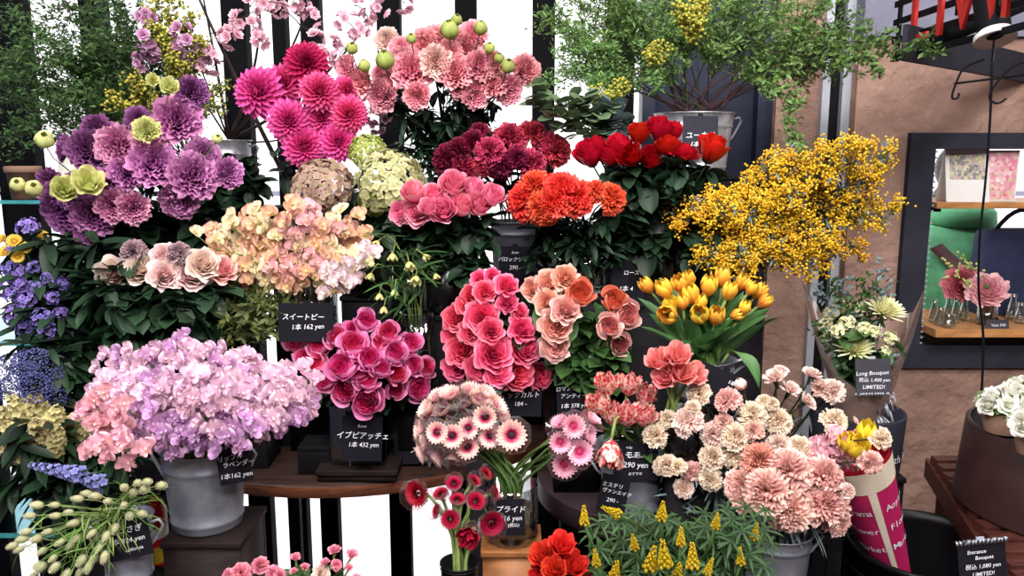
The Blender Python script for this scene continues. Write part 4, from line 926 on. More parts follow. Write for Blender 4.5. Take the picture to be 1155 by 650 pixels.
# 22 hydrangeas
c, zb, r = vase(412, 2.12, 262, 330, 30, 'dark glass vase of green hydrangeas'); boxfor(c, zb, .05, 'tall black plinth under the vase of hydrangeas', h=.062, name='plinth')
B22 = Bunch(412, 2.12, 262, 330, .03)
flowers(B22, 'hydrangea', 'big pale green hydrangea head', 'hydrangea', None, 'hydrangea', [M['p_hyd_green']],
 [(444,198,90,dict(label='big pale green hydrangea head beside the bright pink roses',dy=0)),(362,201,78,dict(mats=[M['p_hyd_pink']],dy=.03,label='dusky pink and green hydrangea head under the pink dahlias')),(414,166,48,dict(dy=.1,label='small upper green hydrangea head peeping between dahlias and lisianthus',mats=[M['p_greenbud']])),(423,226,40,dict(dy=.06,label='small low green hydrangea head under the two big ones',mats=[M['p_greenbud']]))], 1.88, STD, Fol(M['leaf_dark'], 5, .08, .05, .5), toc=1, up=.8, outw=.3, sr=.003)
# 23 cream roses
c, zb, r = vase(195, 1.78, 345, 420, 30, 'dark glass vase of cream and blush roses'); boxfor(c, zb, .05, 'black plinth under the vase of cream and blush roses', h=.06, name='plinth')
B23 = Bunch(195, 1.78, 345, 420, .035); bl = dict(mats=[M['p_blush']]); mv = dict(mats=[M['p_mauve']])
flowers(B23, 'cream_rose', 'cream rose', 'rose', 'cream and blush roses', 'rose', [M['p_cream']],
 [(127,309,35,dict(label='cream rose with ragged outer petals at the outer end of the row')),(157,299,36,dict(label='cream rose just inside the ragged one, tucked behind it')),(150,282,26,dict(mv,kind='carnation',label='dusty mauve rose above the two cream ones')),(185,308,32,dict(bl,label='blush rose with one petal dropping down')),(216,307,36,dict(bl,label='full blush pink rose in the front of the row')),
  (186,286,26,dict(bl,label='small pale rose behind the two blush roses')),(201,284,24,dict(mv,kind='carnation',label='dusty mauve rose behind the full blush pink one')),(229,296,32,dict(label='cream pink rose between the blush rose and the peach sweet peas')),(250,302,30,dict(mats=[M['p_peachpink']],label='pinkest rose of the cream row, beside the sweet peas'))], 1.6, ST, Fol(M['leaf_dark'], 11, .065, .06, .75), toc=1.1, up=.7, outw=.3, calyx=CAL, sc=1.18, bulge=.02)
# 25 purple lisianthus
c, zb, r = vase(165, 2.0, 268, 340, 28, 'dark glass vase of purple lisianthus'); boxfor(c, zb, .05, 'tall black plinth under the vase of purple lisianthus', h=.06, name='plinth')
B25 = Bunch(165, 2.0, 268, 340, .03); pd = dict(mats=[M['p_purple_dark']]); pp = dict(mats=[M['p_purple_pink']])
flowers(B25, 'purple_lisianthus', 'purple ruffled lisianthus', 'lisianthus', 'purple lisianthus', 'lisianthus', [M['p_purple']],
 [(71,166,30,dict(pd,face=(-.8,-.6,.2))),(98,168,42,pd),(109,146,32,pd),(131,164,43,pp),(168,156,36,pp),(173,184,49),(200,134,50,dict(label='big purple lisianthus high over the others, beside the branches')),(216,104,34,dict(pd,label='dark purple lisianthus at the very top of the bunch')),(230,176,38),(219,198,50,dict(label='largest purple lisianthus, beside the zinc bucket rim')),
  (258,195,32),(201,227,40,dict(face=(0,-.7,-.3))),(145,192,40),(124,207,34),(128,232,36,pp),(150,235,34,pp),(106,243,44),(72,236,48,pd),(85,215,40,pd),(55,204,26,pd),(156,134,28,pd),(62,220,30,pd),(96,262,24,pd)], 1.72, STD, Fol(M['leaf_dark'], 8, .05, .1, .9, dict(L=1, W=.26, nu=3, nv=6, base=.3, peak=.45, tip=0, fold=.1, curl=-.2)), toc=1.2, up=.25, outw=.6, bulge=.05, calyx=CAL, sc=1.08)
for (x, y, d, k, nm) in [(165,146,30,'lisianthus','pale yellow green lisianthus lying on top of the purple ones'),(191,97,20,'double_tulip','pale yellow starry bloom at the foot of the solidago sprays'),(100,205,34,'double_tulip','large pale yellow starry bloom over the purple lisianthus'),(72,213,28,'double_tulip','pale yellow starry bloom beside the larger one'),(50,157,22,'bud','green bud hanging over the white lampshade'),(245,156,13,'bud','little yellow bud on the rim of the back zinc bucket'),
  (20,208,18,'bud','plump green bud in front of the brown pots'),(38,212,20,'bud','pointed yellow bud in front of the brown pots'),(172,90,14,'double_tulip','small yellow flower among the dark ferns')]:
    flowers(B25, 'yellow_bloom', nm, 'flower', None, k, [M['p_yelgreen']], [(x, y, d, dict(dy=.0))], 1.68, STP, None, toc=.9, up=.5, sr=.0012)
c, zb, r = bucket(258, 2.3, 158, 232, 24, 20, 'zinc bucket of cherry branches half hidden behind the purple lisianthus', 'galv'); boxfor(c, zb, .05, 'tall black plinth under the zinc bucket of cherry branches', h=.062, name='plinth')
BC = Bunch(258, 2.3, 158, 232, .03)
# ---- sweet peas: every stem carries a row of florets
def sweetpeas(B, name, label, group, mats, pts, Y, fs, nfl=4, stemmat=STP, dyf=None, face_bias=(0, -1, .35), headtop=1.):
    for k, (px, py) in enumerate(pts):
        y = Y + (dyf(px, py) if dyf else 0) + random.uniform(-.02, .02); top = P(px, py, y)
        foot = B.base + Vector((random.uniform(-.5, .5)*B.rad, random.uniform(-.5, .5)*B.rad, 0)); t = thing(name, foot, label, 'sweet pea', group)
        nk = B.neck + Vector((random.uniform(-.8, .8), random.uniform(-.8, .8), 0)) * B.rad
        d = (top - nk); up = d.normalized() * .5 + Vector((0, 0, .6)); up.normalize()
        pts3 = bez(top, top - up * d.length * .35, nk + Vector((0, 0, d.length*.3)), 7, nk) + [foot]
        mb = MB(); tube(mb, [q - foot for q in pts3], .0011, .0016, 4); part('stem', mb, stemmat, t)
        m = random.choice(mats) if not callable(mats) else mats(px, py)
        for j in range(nfl):
            q = top - up * (j * fs * .62); az = j * 2.3 + k; out = Vector((math.cos(az)*.8, math.sin(az)*.5 - .55, .1)); p = q + out * fs * .45 - foot
            f = (out + Vector(face_bias) * .6 + Vector([random.uniform(-.3, .3) for _ in range(3)])).normalized(); s = fs * random.uniform(.8, 1.08)
            link('floret', kmesh('floret', [m], k + j), t, M=Matrix.LocRotScale(p, frame(f, random.uniform(-.5, .5)).to_quaternion(), Vector((s, s, s)) * .8))
def fillpts(n, inside, bbox):
    out = []; x0, y0, x1, y1 = bbox; tries = 0; mind = math.sqrt((x1-x0)*(y1-y0)/n) * .8
    while len(out) < n and tries < 60000:
        tries += 1; p = (random.uniform(x0, x1), random.uniform(y0, y1))
        if tries % 3000 == 0: mind *= .9
        if inside(*p) and all((p[0]-q[0])**2 + (p[1]-q[1])**2 > mind**2 for q in out): out.append(p)
    return out
def poly(vs):
    def f(x, y):
        c = False; j = len(vs) - 1
        for i in range(len(vs)):
            (xi, yi), (xj, yj) = vs[i], vs[j]
            if (yi > y) != (yj > y) and x < (xj-xi)*(y-yi)/(yj-yi) + xi: c = not c
            j = i
        return c
    return f
pol = poly([(124,398),(150,384),(180,392),(204,378),(225,395),(262,388),(300,405),(340,408),(358,432),(352,462),(310,478),(270,488),(235,492),(190,492),(150,484),(120,452),(112,425)])
sweetpeas(B1, 'sweet_pea', 'lavender pink sweet pea packed among many in the big zinc bucket', 'lavender sweet peas in the big zinc bucket', lambda x, y: M['p_sp_lav2'] if (y > 450 and random.random() < .6) or random.random() < .2 else M['p_sp_lav'],
 fillpts(86, pol, (110, 378, 360, 494)), 1.30, .029, 3, dyf=lambda x, y: .10*((x-235)/120)**2 + (.10 if y < 420 else 0) - .02)
sweetpeas(B1, 'sweet_pea', 'rose pink sweet pea hanging over the side of the lavender bunch', 'rose pink sweet peas', [M['p_sp_rose']], [(98,505),(128,500),(142,490),(160,494),(132,512),(115,496)], 1.27, .029, 2)
sweetpeas(B1, 'sweet_pea', 'salmon pink sweet pea massed at the side of the lavender bunch', 'salmon sweet peas', [M['p_sp_rose']], [(100,450),(112,442),(120,458),(102,466),(128,470),(112,474),(136,452)], 1.28, .029, 3)
c, zb, r = vase(352, 1.82, 315, 385, 28, 'tall clear glass vase of peach sweet peas', GL); boxfor(c, zb, .05, 'black box under the tall glass vase of peach sweet peas', h=.056)
B24 = Bunch(350, 1.82, 315, 385, .03)
pol = poly([(236,262),(262,242),(290,232),(310,240),(330,225),(360,232),(395,236),(412,262),(420,290),(400,310),(360,312),(330,312),(300,318),(262,312),(252,285)])
sweetpeas(B24, 'peach_sweet_pea', 'peach and cream sweet pea massed behind the sweet pea price card', 'peach sweet peas', lambda x, y: M[random.choice(['p_sp_peach', 'p_sp_peach', 'p_sp_cream'] if x < 310 else ['p_sp_pink', 'p_sp_pink', 'p_sp_cream', 'p_sp_peach'])],
 fillpts(54, pol, (236, 225, 420, 318)), 1.66, .031, 3, dyf=lambda x, y: .06*((x-325)/90)**2)
sweetpeas(B24, 'white_sweet_pea', 'white pink sweet pea at the end of the peach bunch', 'white pink sweet peas', [M['p_sp_white']], [(385,295),(400,300),(372,302),(392,312),(418,278),(376,318)], 1.6, .026, 3)
sweetpeas(B24, 'cream_sweet_pea', 'lone cream sweet pea floret between roses and peach sweet peas', None, [M['p_sp_cream']], [(241,268)], 1.62, .03, 1)
sweetpeas(B24, 'cream_sweet_pea', 'small yellow cream sweet pea floret over the blush rose', None, [M['p_sp_cream']], [(218,262)], 1.62, .022, 1)
# ---- branches
def branch(B, name, label, cat, group, tip, Y, matstem, sr, leaf_fn, leafmat, extra=None, bend=.2, ntw=14, twl=.12, via=None, leafname='foliage', start=.25, foot=None, Yb=None, tw_up=.3):
    top = P(tip[0], tip[1], Y)
    foot = B.base + Vector((random.uniform(-.5, .5)*B.rad, random.uniform(-.5, .5)*B.rad, 0)) if foot is None else foot
    nk = B.neck + Vector((random.uniform(-.8, .8), random.uniform(-.8, .8), 0)) * B.rad
    t = thing(name, foot, label, cat, group); d = top - nk
    mid = nk + d*.5 + Vector((0, 0, abs(d.length)*bend)); 
    if via: mid = P(via[0], via[1], (Y + nk.y)/2)
    pts = bez(nk, mid, top, 14)
    mb = MB(); tube(mb, [foot - foot] + [q - foot for q in pts], [sr*1.3]*2 + [sr*(1 - .75*i/13) for i in range(1, 14)], n=6)
    lf = MB(); ex = MB()
    for k in range(ntw):
        q = start + (1 - start) * (k + random.random()) / ntw; i = min(12, int(q*13)); a = pts[i].lerp(pts[i+1], q*13 - i)
        td = (pts[i+1] - pts[i]).normalized(); dr = Vector([random.gauss(0, 1) for _ in range(3)]); dr -= td * dr.dot(td); dr = (dr.normalized() + td*.8 + Vector((0, 0, tw_up*random.uniform(-.3, 1)))).normalized()
        ln = twl * random.uniform(.6, 1.2) * (1.1 - .5*q); e = a + dr*ln; m2 = a + dr*ln*.5 + Vector((0, 0, ln*.12))
        tp = bez(a, m2, e, 6); tube(mb, [z - foot for z in tp], sr*.35, sr*.15, 3, cap=False)
        leaf_fn(lf, [z - foot for z in tp], ex)
    part('stem', mb, matstem, t)
    if lf.n: part(leafname, lf, leafmat, t)
    if extra and ex.n: part(extra[0], ex, extra[1], t)
    return t
def fine_leaves(n=26, size=.011, W=.2, spread=.03, exn=0, exr=.002):
    def f(mb, tp, ex):
        for _ in range(n):
            q = random.random() * 4.99; i = int(q); a = tp[i].lerp(tp[i+1], q - i); o = Vector([random.gauss(0, 1) for _ in range(3)]).normalized()
            a = a + o * random.random() * spread; az = random.uniform(0, 6.28); el = random.uniform(-1, 1); s = size * random.uniform(.6, 1.3)
            x = Vector((math.cos(az)*math.cos(el), math.sin(az)*math.cos(el), math.sin(el))); y = x.cross(o).normalized() * W * s
            mb.add([tuple(a), tuple(a + x*s*.5 + y), tuple(a + x*s), tuple(a + x*s*.5 - y)], [(0, 1, 2, 3)], [0, .5, 1, .5])
        for _ in range(exn):
            q = random.random() * 4.99; i = int(q); a = tp[i].lerp(tp[i+1], q - i) + Vector([random.gauss(0, .5*spread) for _ in range(3)]); ball(ex, a, exr * random.uniform(.7, 1.2), t=random.random())
    return f
# top left ferns
c, zb, r = vase(212, 2.35, 185, 260, 24, 'dark vase of ferns behind the purple lisianthus'); boxfor(c, zb, .05, 'tall black plinth under the vase of ferns', h=.06, name='plinth')
BF = Bunch(212, 2.35, 185, 260, .03)
for k, (x, y) in enumerate([(8,150),(-10,110),(20,88),(-5,60),(40,40),(70,70),(10,20),(90,10),(130,40),(120,-10),(60,-10),(160,70),(60,110),(45,135),(100,95),(150,20),(30,60),(85,50),(5,85),(110,70)]):
    branch(BF, 'fern_spray', 'dark green feathery fern spray arching towards the glass shelf', 'foliage', 'dark ferns by the glass shelf', (x, y), 2.12 + .04*(k % 4), M['twig'], .0022, fine_leaves(46, .018, .15, .022), M['fern_dark'], ntw=20, twl=.15, start=.3, bend=.1, tw_up=.1)
for k, (x, y) in enumerate([(196,4),(180,30),(210,20),(225,45),(188,60),(170,10),(205,70),(150,95),(125,112),(245,120),(250,95),(232,110)]):
    branch(BF, 'solidago_spray', 'spray of tiny yellow green blossom beside the cherry branches' if k < 7 else 'thin yellow green spray low among the dark ferns', 'flower', 'yellow solidago sprays' if k < 7 else 'low yellow sprays', (x, y), 2.1, M['stem_green'], .0016, fine_leaves(12, .012, .25, .015, 16 if k < 9 else 3, .0042), M['olive_leaf'], extra=('blossom', M['p_yelfluff']), ntw=12, twl=.06, start=.55)
# cherry branches and blossoms
def cherry(tip, via, Y, clusters, label, sr=.005, mat='p_cherry'):
    top = P(tip[0], tip[1], Y); foot = BC.base + Vector((random.uniform(-.4, .4), random.uniform(-.4, .4), 0))*BC.rad; nk = BC.neck.copy()
    t = thing('cherry_branch', foot, label, 'branch'); pts = bez(nk, P(via[0], via[1], (Y + nk.y)/2), top, 14); mb = MB()
    tube(mb, [Vector()] + [q - foot for q in pts], [sr]*2 + [sr*(1 - .6*i/13) for i in range(1, 14)], n=7)
    for (x, y, n) in clusters:
        p = P(x, y, Y + random.uniform(-.05, .03)); a = min(pts, key=lambda q: (q - p).length); tube(mb, [z - foot for z in bez(a, a.lerp(p, .5) + Vector((0, 0, .02)), p, 6)], sr*.35, sr*.2, 4)
        for i in range(n):
            o = Vector([random.gauss(0, 1) for _ in range(3)]).normalized(); s = .017 * random.uniform(.8, 1.15); q = p + o*.018
            tube(mb, [p - foot, q - foot], .0007, n=3, cap=False)
            link('blossom', kmesh('blossom', [M[mat]], i), t, M=Matrix.LocRotScale(q - foot, frame(o + TOCAM(p)*.5, 0).to_quaternion(), Vector((s, s, s))))
    part('branch', mb, M['twig'], t)
cherry((228,-8),(242,60),2.15,[(240,62,5),(235,72,4),(262,44,5)],'cherry branch rising steeply beside the solidago, pale blossom low on it')
cherry((292,-10),(300,70),2.2,[(272,22,6),(285,30,5),(292,44,6),(300,12,5),(282,8,4)],'cherry branch with thick pale pink blossom beside the pink dahlias')
cherry((350,-8),(335,70),2.2,[(340,8,6),(315,12,6),(357,46,7),(368,60,7),(352,20,6),(330,2,5),(300,2,5)],'cherry branch with pink blossom just above the darkest dahlia')
BC_ = BC; BC = Bunch(338, 2.28, 232, 300, .01)
cherry((220,-12),(262,85),2.2,[(240,75,4),(255,40,4)],'thickest dark cherry branch slanting up behind the largest dahlia', .0075)
BC = BC_
cherry((440,-15),(370,110),2.15,[(400,6,5),(388,24,6),(405,34,6),(430,10,5),(376,52,5),(382,66,6),(420,18,4),(455,3,4)],'slanting cherry branch that crosses behind the lisianthus bunch')
cherry((163,10),(215,90),2.12,[(165,22,5),(163,44,5),(168,58,6),(160,70,4)],'mauve pink blossom branch in front of the dark ferns', .003, 'p_cherry2')
cherry((205,25),(232,90),2.12,[(206,36,6),(214,48,6),(233,55,6),(222,64,5),(200,58,5)],'mauve pink blossom branch beside the yellow sprays', .003, 'p_cherry2')
cherry((420,120),(330,170),2.2,[(418,118,5),(430,132,5),(424,140,4)],'low cherry twig of tiny white pink blossom between dahlias and lisianthus', .003)
# top right ferns in the big bucket
c, zb, r = bucket(783, 2.15, 128, 196, 44, 36, 'large galvanised bucket of tall green sprays with a black price card', 'galv', hw=1.2); boxfor(c, zb, .05, 'tall black plinth under the large galvanised bucket', h=.105, name='plinth')
BG = Bunch(783, 2.15, 130, 196, .07)
for k, (x, y) in enumerate([(640,40),(630,80),(655,10),(690,30),(700,60),(670,90),(720,10),(740,45),(760,10),(790,-10),(800,30),(830,0),(850,35),(880,10),(900,40),(930,5),(960,20),(985,50),(860,70),(910,75),(700,-10),(650,60),(770,40),(815,60),(945,55),(735,75),(620,20),(680,5)]):
    branch(BG, 'green_spray', 'arching green leafy spray in the galvanised bucket', 'foliage', 'green sprays in the galvanised bucket', (x, y), 2.0 + .05*(k % 5), M['red_twig'], .0024, fine_leaves(44, .017, .14, .02), M['fern_light'], ntw=17, twl=.13, start=.58, bend=.06)
for k, (x, y, lb) in enumerate([(1062,62,'long green spray reaching out to the red letter sign'),(990,78,'green spray trailing along the stucco wall'),(905,185,'drooping green spray in front of the silver wall channel')]):
    branch(BG, 'long_spray', lb, 'foliage', None, (x, y), 1.95, M['red_twig'], .002, fine_leaves(28, .018, .22, .015), M['fern_light'], ntw=22, twl=.07, start=.3, via=[(880,10),(880,30),(870,20)][k])
for k, (x, y) in enumerate([(770,15),(735,58),(782,22),(665,112),(792,5)]):
    branch(BG, 'yellow_spray', 'pale yellow blossom spray among the green ones', 'flower', 'pale yellow sprays', (x, y), 1.93, M['stem_green'], .0016, fine_leaves(10, .01, .25, .015, 26, .0038), M['fern_light'], extra=('blossom', M['p_yelfluff']), ntw=10, twl=.05, start=.72)
# eucalyptus
for k, (x, y, lb) in enumerate([(603,112,'eucalyptus stem with round leaves against the black window post'),(655,120,'eucalyptus stem in front of the bright window'),(688,128,'blue grey eucalyptus stem above the red roses')]):
    def euc(mb, tp, ex):
        for q in tp[1::2]:
            for s in (0, 1): put(mb, leafgrid(L=1, W=.48, nu=5, nv=6, base=.2, peak=.55, tip=.2, fold=.08, curl=-.1), az=random.uniform(0, 6.28), el=random.uniform(-.3, .9), loc=tuple(q), sc=.036, twist=random.uniform(-.6, .6))
    branch(B17, 'eucalyptus_stem', lb, 'foliage', None, (x, y), 1.9, M['twig'], .002, euc, M['leaf_grey'] if k == 2 else M['leaf_euc'], ntw=13, twl=.07, start=.6, via=(700, 165))
# mimosa
c, zb, r = tin(822, 1.95, 300, 360, 34, 'dark pot of yellow mimosa behind the tulips'); boxfor(c, zb, .05, 'tall black plinth under the dark pot of mimosa', h=.072, name='plinth')
BM = Bunch(822, 1.95, 300, 360, .04)
def mim(mb, tp, ex):
    for c_ in range(3):
        q = (.35 + .65*random.random())*4.99; i = int(q); a0 = tp[i].lerp(tp[i+1], q - i) + Vector([random.gauss(0, .006) for _ in range(3)]); sg = random.uniform(.005, .009)
        for j in range(14): ball(ex, a0 + Vector([random.gauss(0, sg) for _ in range(3)]), random.uniform(.0021, .0034), t=random.random())
    for j in range(7):
        a = random.choice(tp[:4]); d = Vector([random.gauss(0, 1) for _ in range(3)]).normalized(); x = d*.03; y = d.cross(Vector((0, 0, 1))).normalized()*.003
        mb.add([tuple(a), tuple(a + x*.5 + y), tuple(a + x), tuple(a + x*.5 - y)], [(0, 1, 2, 3)], [0, .5, 1, .5])
for k, (x, y) in enumerate([(965,168),(1000,175),(985,205),(1003,248),(965,283),(935,265),(915,295),(880,255),(870,190),(845,215),(900,225),(930,195),(790,228),(768,243),(800,255),(835,290),(800,290),(860,270),(900,180),(945,230),(820,235),(880,285),(850,245),(975,235)]):
    branch(BM, 'mimosa_branch', 'arching mimosa branch covered in tiny yellow balls', 'flower', 'mimosa branches', (x, y), 1.72 + .03*(k % 5), M['stem_green'], .002, mim, M['leaf_grey'], extra=('blossom', M['p_mimosa']), ntw=26, twl=.075, start=.36, bend=.25)
# ---- left side
c, zb, r = vase(108, 1.72, 400, 470, 26, 'dark vase of violet statice'); boxfor(c, zb, .05, 'tall dark plinth under the vase of violet statice', h=.06, name='plinth')
BS = Bunch(108, 1.72, 400, 470, .03); BS2 = BS
flowers(BS, 'statice', 'violet statice head', 'flower', 'violet statice', 'cluster', [M['p_statice']],
 [(30,253,24),(10,300,22),(24,305,20),(4,322,24),(14,328,22),(56,312,18),(70,318,18),(28,336,22),(14,353,26),(28,366,22),(46,357,24),(52,374,22),(74,380,24),(22,318,18),(38,300,16),(70,352,16),(60,335,16),(88,372,18),(75,398,22),(12,280,14),(38,322,16)], 1.6, ST, Fol(M['leaf_dark'], 9, .07, .0, .8, dict(L=1, W=.13, nu=3, nv=6, base=.4, peak=.4, tip=0, curl=-.2)), toc=.7, up=.7, outw=.7, sr=.0018, sc=1.1)
flowers(BS, 'yellow_daisy', 'small yellow daisy', 'flower', 'yellow daisies', 'gerbera', [M['p_daisy'], M['brown_pot']], [(6,284,18),(16,272,18),(28,280,16),(48,266,14),(20,290,15),(2,270,14)], 1.62, ST, None, toc=1, up=.6)
c, zb, r = vase(118, 1.6, 470, 540, 26, 'dark vase of dusky blue and cream flowers'); boxfor(c, zb, .05, 'tall dark plinth under the vase of dusky blue flowers', h=.055, name='plinth')
BT = Bunch(118, 1.6, 470, 540, .03)
flowers(BT, 'trachelium', 'dusky blue hazy flower head', 'flower', 'dusky blue hazy flowers', 'haze', [M['p_blue'], M['stem_dark']],
 [(8,408,34),(34,402,34),(56,412,32),(14,432,34),(40,436,34),(64,444,30),(0,440,24),(24,418,28)], 1.5, M['twig'], None, toc=.5, up=1, outw=.5, sr=.0016, sc=1.15)
flowers(BT, 'stock', 'dull cream stock spike', 'flower', 'cream stocks', 'stock', [M['p_stock']],
 [(8,470,26),(24,462,28),(42,460,28),(20,492,28),(44,486,28),(6,505,24),(62,472,26),(84,476,24),(100,484,22),(64,494,22),(30,512,22)], 1.46, ST, Fol(M['leaf_mid'], 5, .07, .1, .9, dict(L=1, W=.13, nu=3, nv=6, base=.4, peak=.4, tip=0, curl=-.2)), toc=.8, up=.6, outw=.9, sc=1.2)
for k, (x, y, fx) in enumerate([(62,530,-1.6),(90,538,-1.)]):
    flowers(BT, 'delphinium', ['pale blue flower spike pointing towards the glass shelf', 'second pale blue flower spike, nearer the zinc bucket'][k], 'flower', None, 'spike', [M['p_delph']], [(x, y, 22, dict(face=(fx, -.4, .55)))], 1.42, ST, None)
c, zb, r = bucket(141, 1.33, 582, 655, 28, 24, 'zinc bucket of pale lagurus grasses in front of the fire extinguisher'); riser(c, zb, .055, 'dark plinth under the zinc bucket of lagurus grasses', w=.055, zs=FZ, name='plinth')
BL = Bunch(141, 1.33, 582, 655, .03)
lp = [(182,548),(163,552),(150,556),(166,544),(155,545),(140,550),(88,563),(98,557),(42,570),(62,570),(78,578),(63,582),(34,582),(84,590),(26,608),(42,608),(14,616),(68,612),(80,615),(60,630),(42,638),(92,632),(106,630),(62,640),(46,640),(75,648),(104,602),(112,618),(86,608),(30,600),(48,622),(130,596),(146,582),(160,580),(122,566),(108,560),(140,570),(120,605),(100,640),(90,646),(22,620),(54,600),(118,628),(38,650)]
for k, (x, y) in enumerate(lp):
    flowers(BL, 'lagurus', 'pale fluffy lagurus grass head drooping over the zinc bucket rim', 'grass', 'lagurus grass heads', 'lagurus', [M['p_lagurus']], [(x, y, random.uniform(8, 11.5), dict(face=((x-130)/80, -.3, .2 - max(0, (y-575))/60)))], 1.24, STP, Fol(M['leaf_fresh'] if k % 2 else M['stem_pale'], 7, .06, .0, .95, dict(L=1, W=.022, nu=3, nv=4, base=.6, peak=.3, tip=0, curl=-.35)), sr=.0008)
# fritillaria bells
c, zb, r = vase(470, 1.72, 352, 430, 20, 'tall clear glass vase of yellow green bell flowers', GL); boxfor(c, zb, .04, 'black box under the tall vase of bell flowers', h=.045)
BB = Bunch(468, 1.72, 352, 430, .02)
flowers(BB, 'bell_flower', 'small yellow green bell flower', 'flower', 'yellow green bell flowers', 'bell', [M['p_bell']],
 [(443,290,13,dict(face=(0,-.3,-1))),(462,300,15,dict(face=(.2,-.5,-.8))),(469,316,15,dict(face=(0,-.6,-.8))),(480,290,11,dict(face=(.5,-.3,-.6))),(425,275,12,dict(face=(-.3,-.5,-.6))),(418,312,12,dict(face=(-.2,-.3,-1))),(428,335,12,dict(face=(0,-.3,-1))),(445,330,11,dict(face=(0,-.3,-1))),(433,350,12,dict(face=(0,-.3,-1))),(492,312,10,dict(face=(.3,-.3,-1)))], 1.6, STP,
 Fol(M['leaf_mid'], 8, .07, .0, .8, dict(L=1, W=.045, nu=3, nv=7, base=.6, peak=.3, tip=0, curl=-.25), droop=-.2), sr=.0012)
# ruscus and loose foliage between the bunches
for k, (x, y) in enumerate([(262,352),(285,348),(300,355),(268,366),(318,358),(290,372),(248,362),(310,374),(275,382),(328,350)]):
    branch(B23, 'ruscus_spray', 'olive green narrow leaved spray beside the sweet pea price card', 'foliage', 'olive sprays', (x, y), 1.64, M['olive_leaf'], .0012, fine_leaves(26, .026, .17, .02), M['olive_leaf'], ntw=12, twl=.06, start=.3)
def greens(B, n, region, Y, mat, size, group, label, kw=ROSELEAF, nl=9, sr=.0018):
    for (x, y) in fillpts(n, lambda a, b: True, region):
        def lf(mb, tp, ex):
            for _ in range(nl): put(mb, leafgrid(**kw), az=random.uniform(0, 6.28), el=random.uniform(-1., .5), loc=tuple(random.choice(tp)), sc=size*random.uniform(.6, 1.15), twist=random.uniform(-.6, .6))
        branch(B, 'leafy_stem', label, 'foliage', group, (x, y), Y + random.uniform(-.04, .04), M['stem_dark'], sr, lf, mat, ntw=4, twl=.05, start=.45)
NAR = dict(L=1, W=.14, nu=3, nv=6, base=.4, peak=.4, tip=0, fold=.05, curl=-.2)
greens(B23, 12, (120, 330, 240, 395), 1.6, M['leaf_dark'], .06, 'dark leaves under the cream roses', 'dark leafy stem below the cream roses')
greens(B25, 12, (80, 250, 290, 300), 1.85, M['leaf_dark'], .07, 'dark leaves under the purple lisianthus', 'dark leafy stem below the purple lisianthus')
greens(BS, 14, (40, 270, 130, 400), 1.66, M['leaf_dark'], .09, 'dark leaves among the statice', 'dark narrow leaved stem among the violet statice', NAR)
greens(BT, 10, (0, 500, 130, 570), 1.5, M['leaf_dark'], .09, 'dark leaves under the stocks', 'dark narrow leaved stem below the cream stocks', NAR)
greens(BT, 8, (20, 375, 120, 470), 1.62, M['leaf_dark'], .08, 'dark leaves behind the dusky blue flowers', 'dark leafy stem behind the dusky blue flowers', NAR)
greens(B18, 10, (430, 260, 560, 320), 1.76, M['leaf_dark'], .055, 'dark leaves under the pink roses', 'dark leafy stem below the bright pink roses')
greens(B16, 10, (600, 250, 700, 300), 1.84, M['leaf_dark'], .06, 'dark leaves under the orange carnations', 'dark narrow leaved stem below the orange carnations', NAR)
greens(B17, 14, (680, 195, 800, 280), 1.84, M['leaf_dark'], .06, 'dark leaves under the red roses', 'dark leafy stem below the red roses')
greens(B22, 8, (360, 225, 480, 270), 2.0, M['leaf_dark'], .06, 'dark leaves under the hydrangeas', 'dark leafy stem below the hydrangeas')
greens(BM, 10, (760, 240, 880, 300), 1.9, M['leaf_grey'], .05, 'grey green leaves among the mimosa', 'grey green leafy stem among the mimosa', NAR)
greens(B20, 14, (430, 110, 560, 190), 2.12, M['leaf_dark'], .055, 'dark leaves under the pink lisianthus', 'dark leafy stem below the pink lisianthus', NAR)
greens(B4, 8, (640, 360, 700, 420), 1.55, M['leaf_mid'], .05, 'green leaves under the peach roses', 'green leafy stem among the peach spray roses')
greens(B2, 6, (340, 425, 470, 445), 1.68, M['leaf_dark'], .05, 'dark leaves under the hot pink roses', 'dark leafy stem below the hot pink roses')
greens(BF, 8, (230, 190, 300, 240), 2.2, M['leaf_dark'], .06, 'dark leaves beside the back zinc bucket', 'dark leafy stem beside the zinc bucket of branches')
greens(B8, 12, (760, 500, 880, 580), 1.42, M['leaf_grey'], .06, 'grey green stems under the spray carnations', 'grey green carnation stem without a bloom', dict(L=1, W=.05, nu=3, nv=6, base=.5, peak=.3, tip=0, curl=-.3))
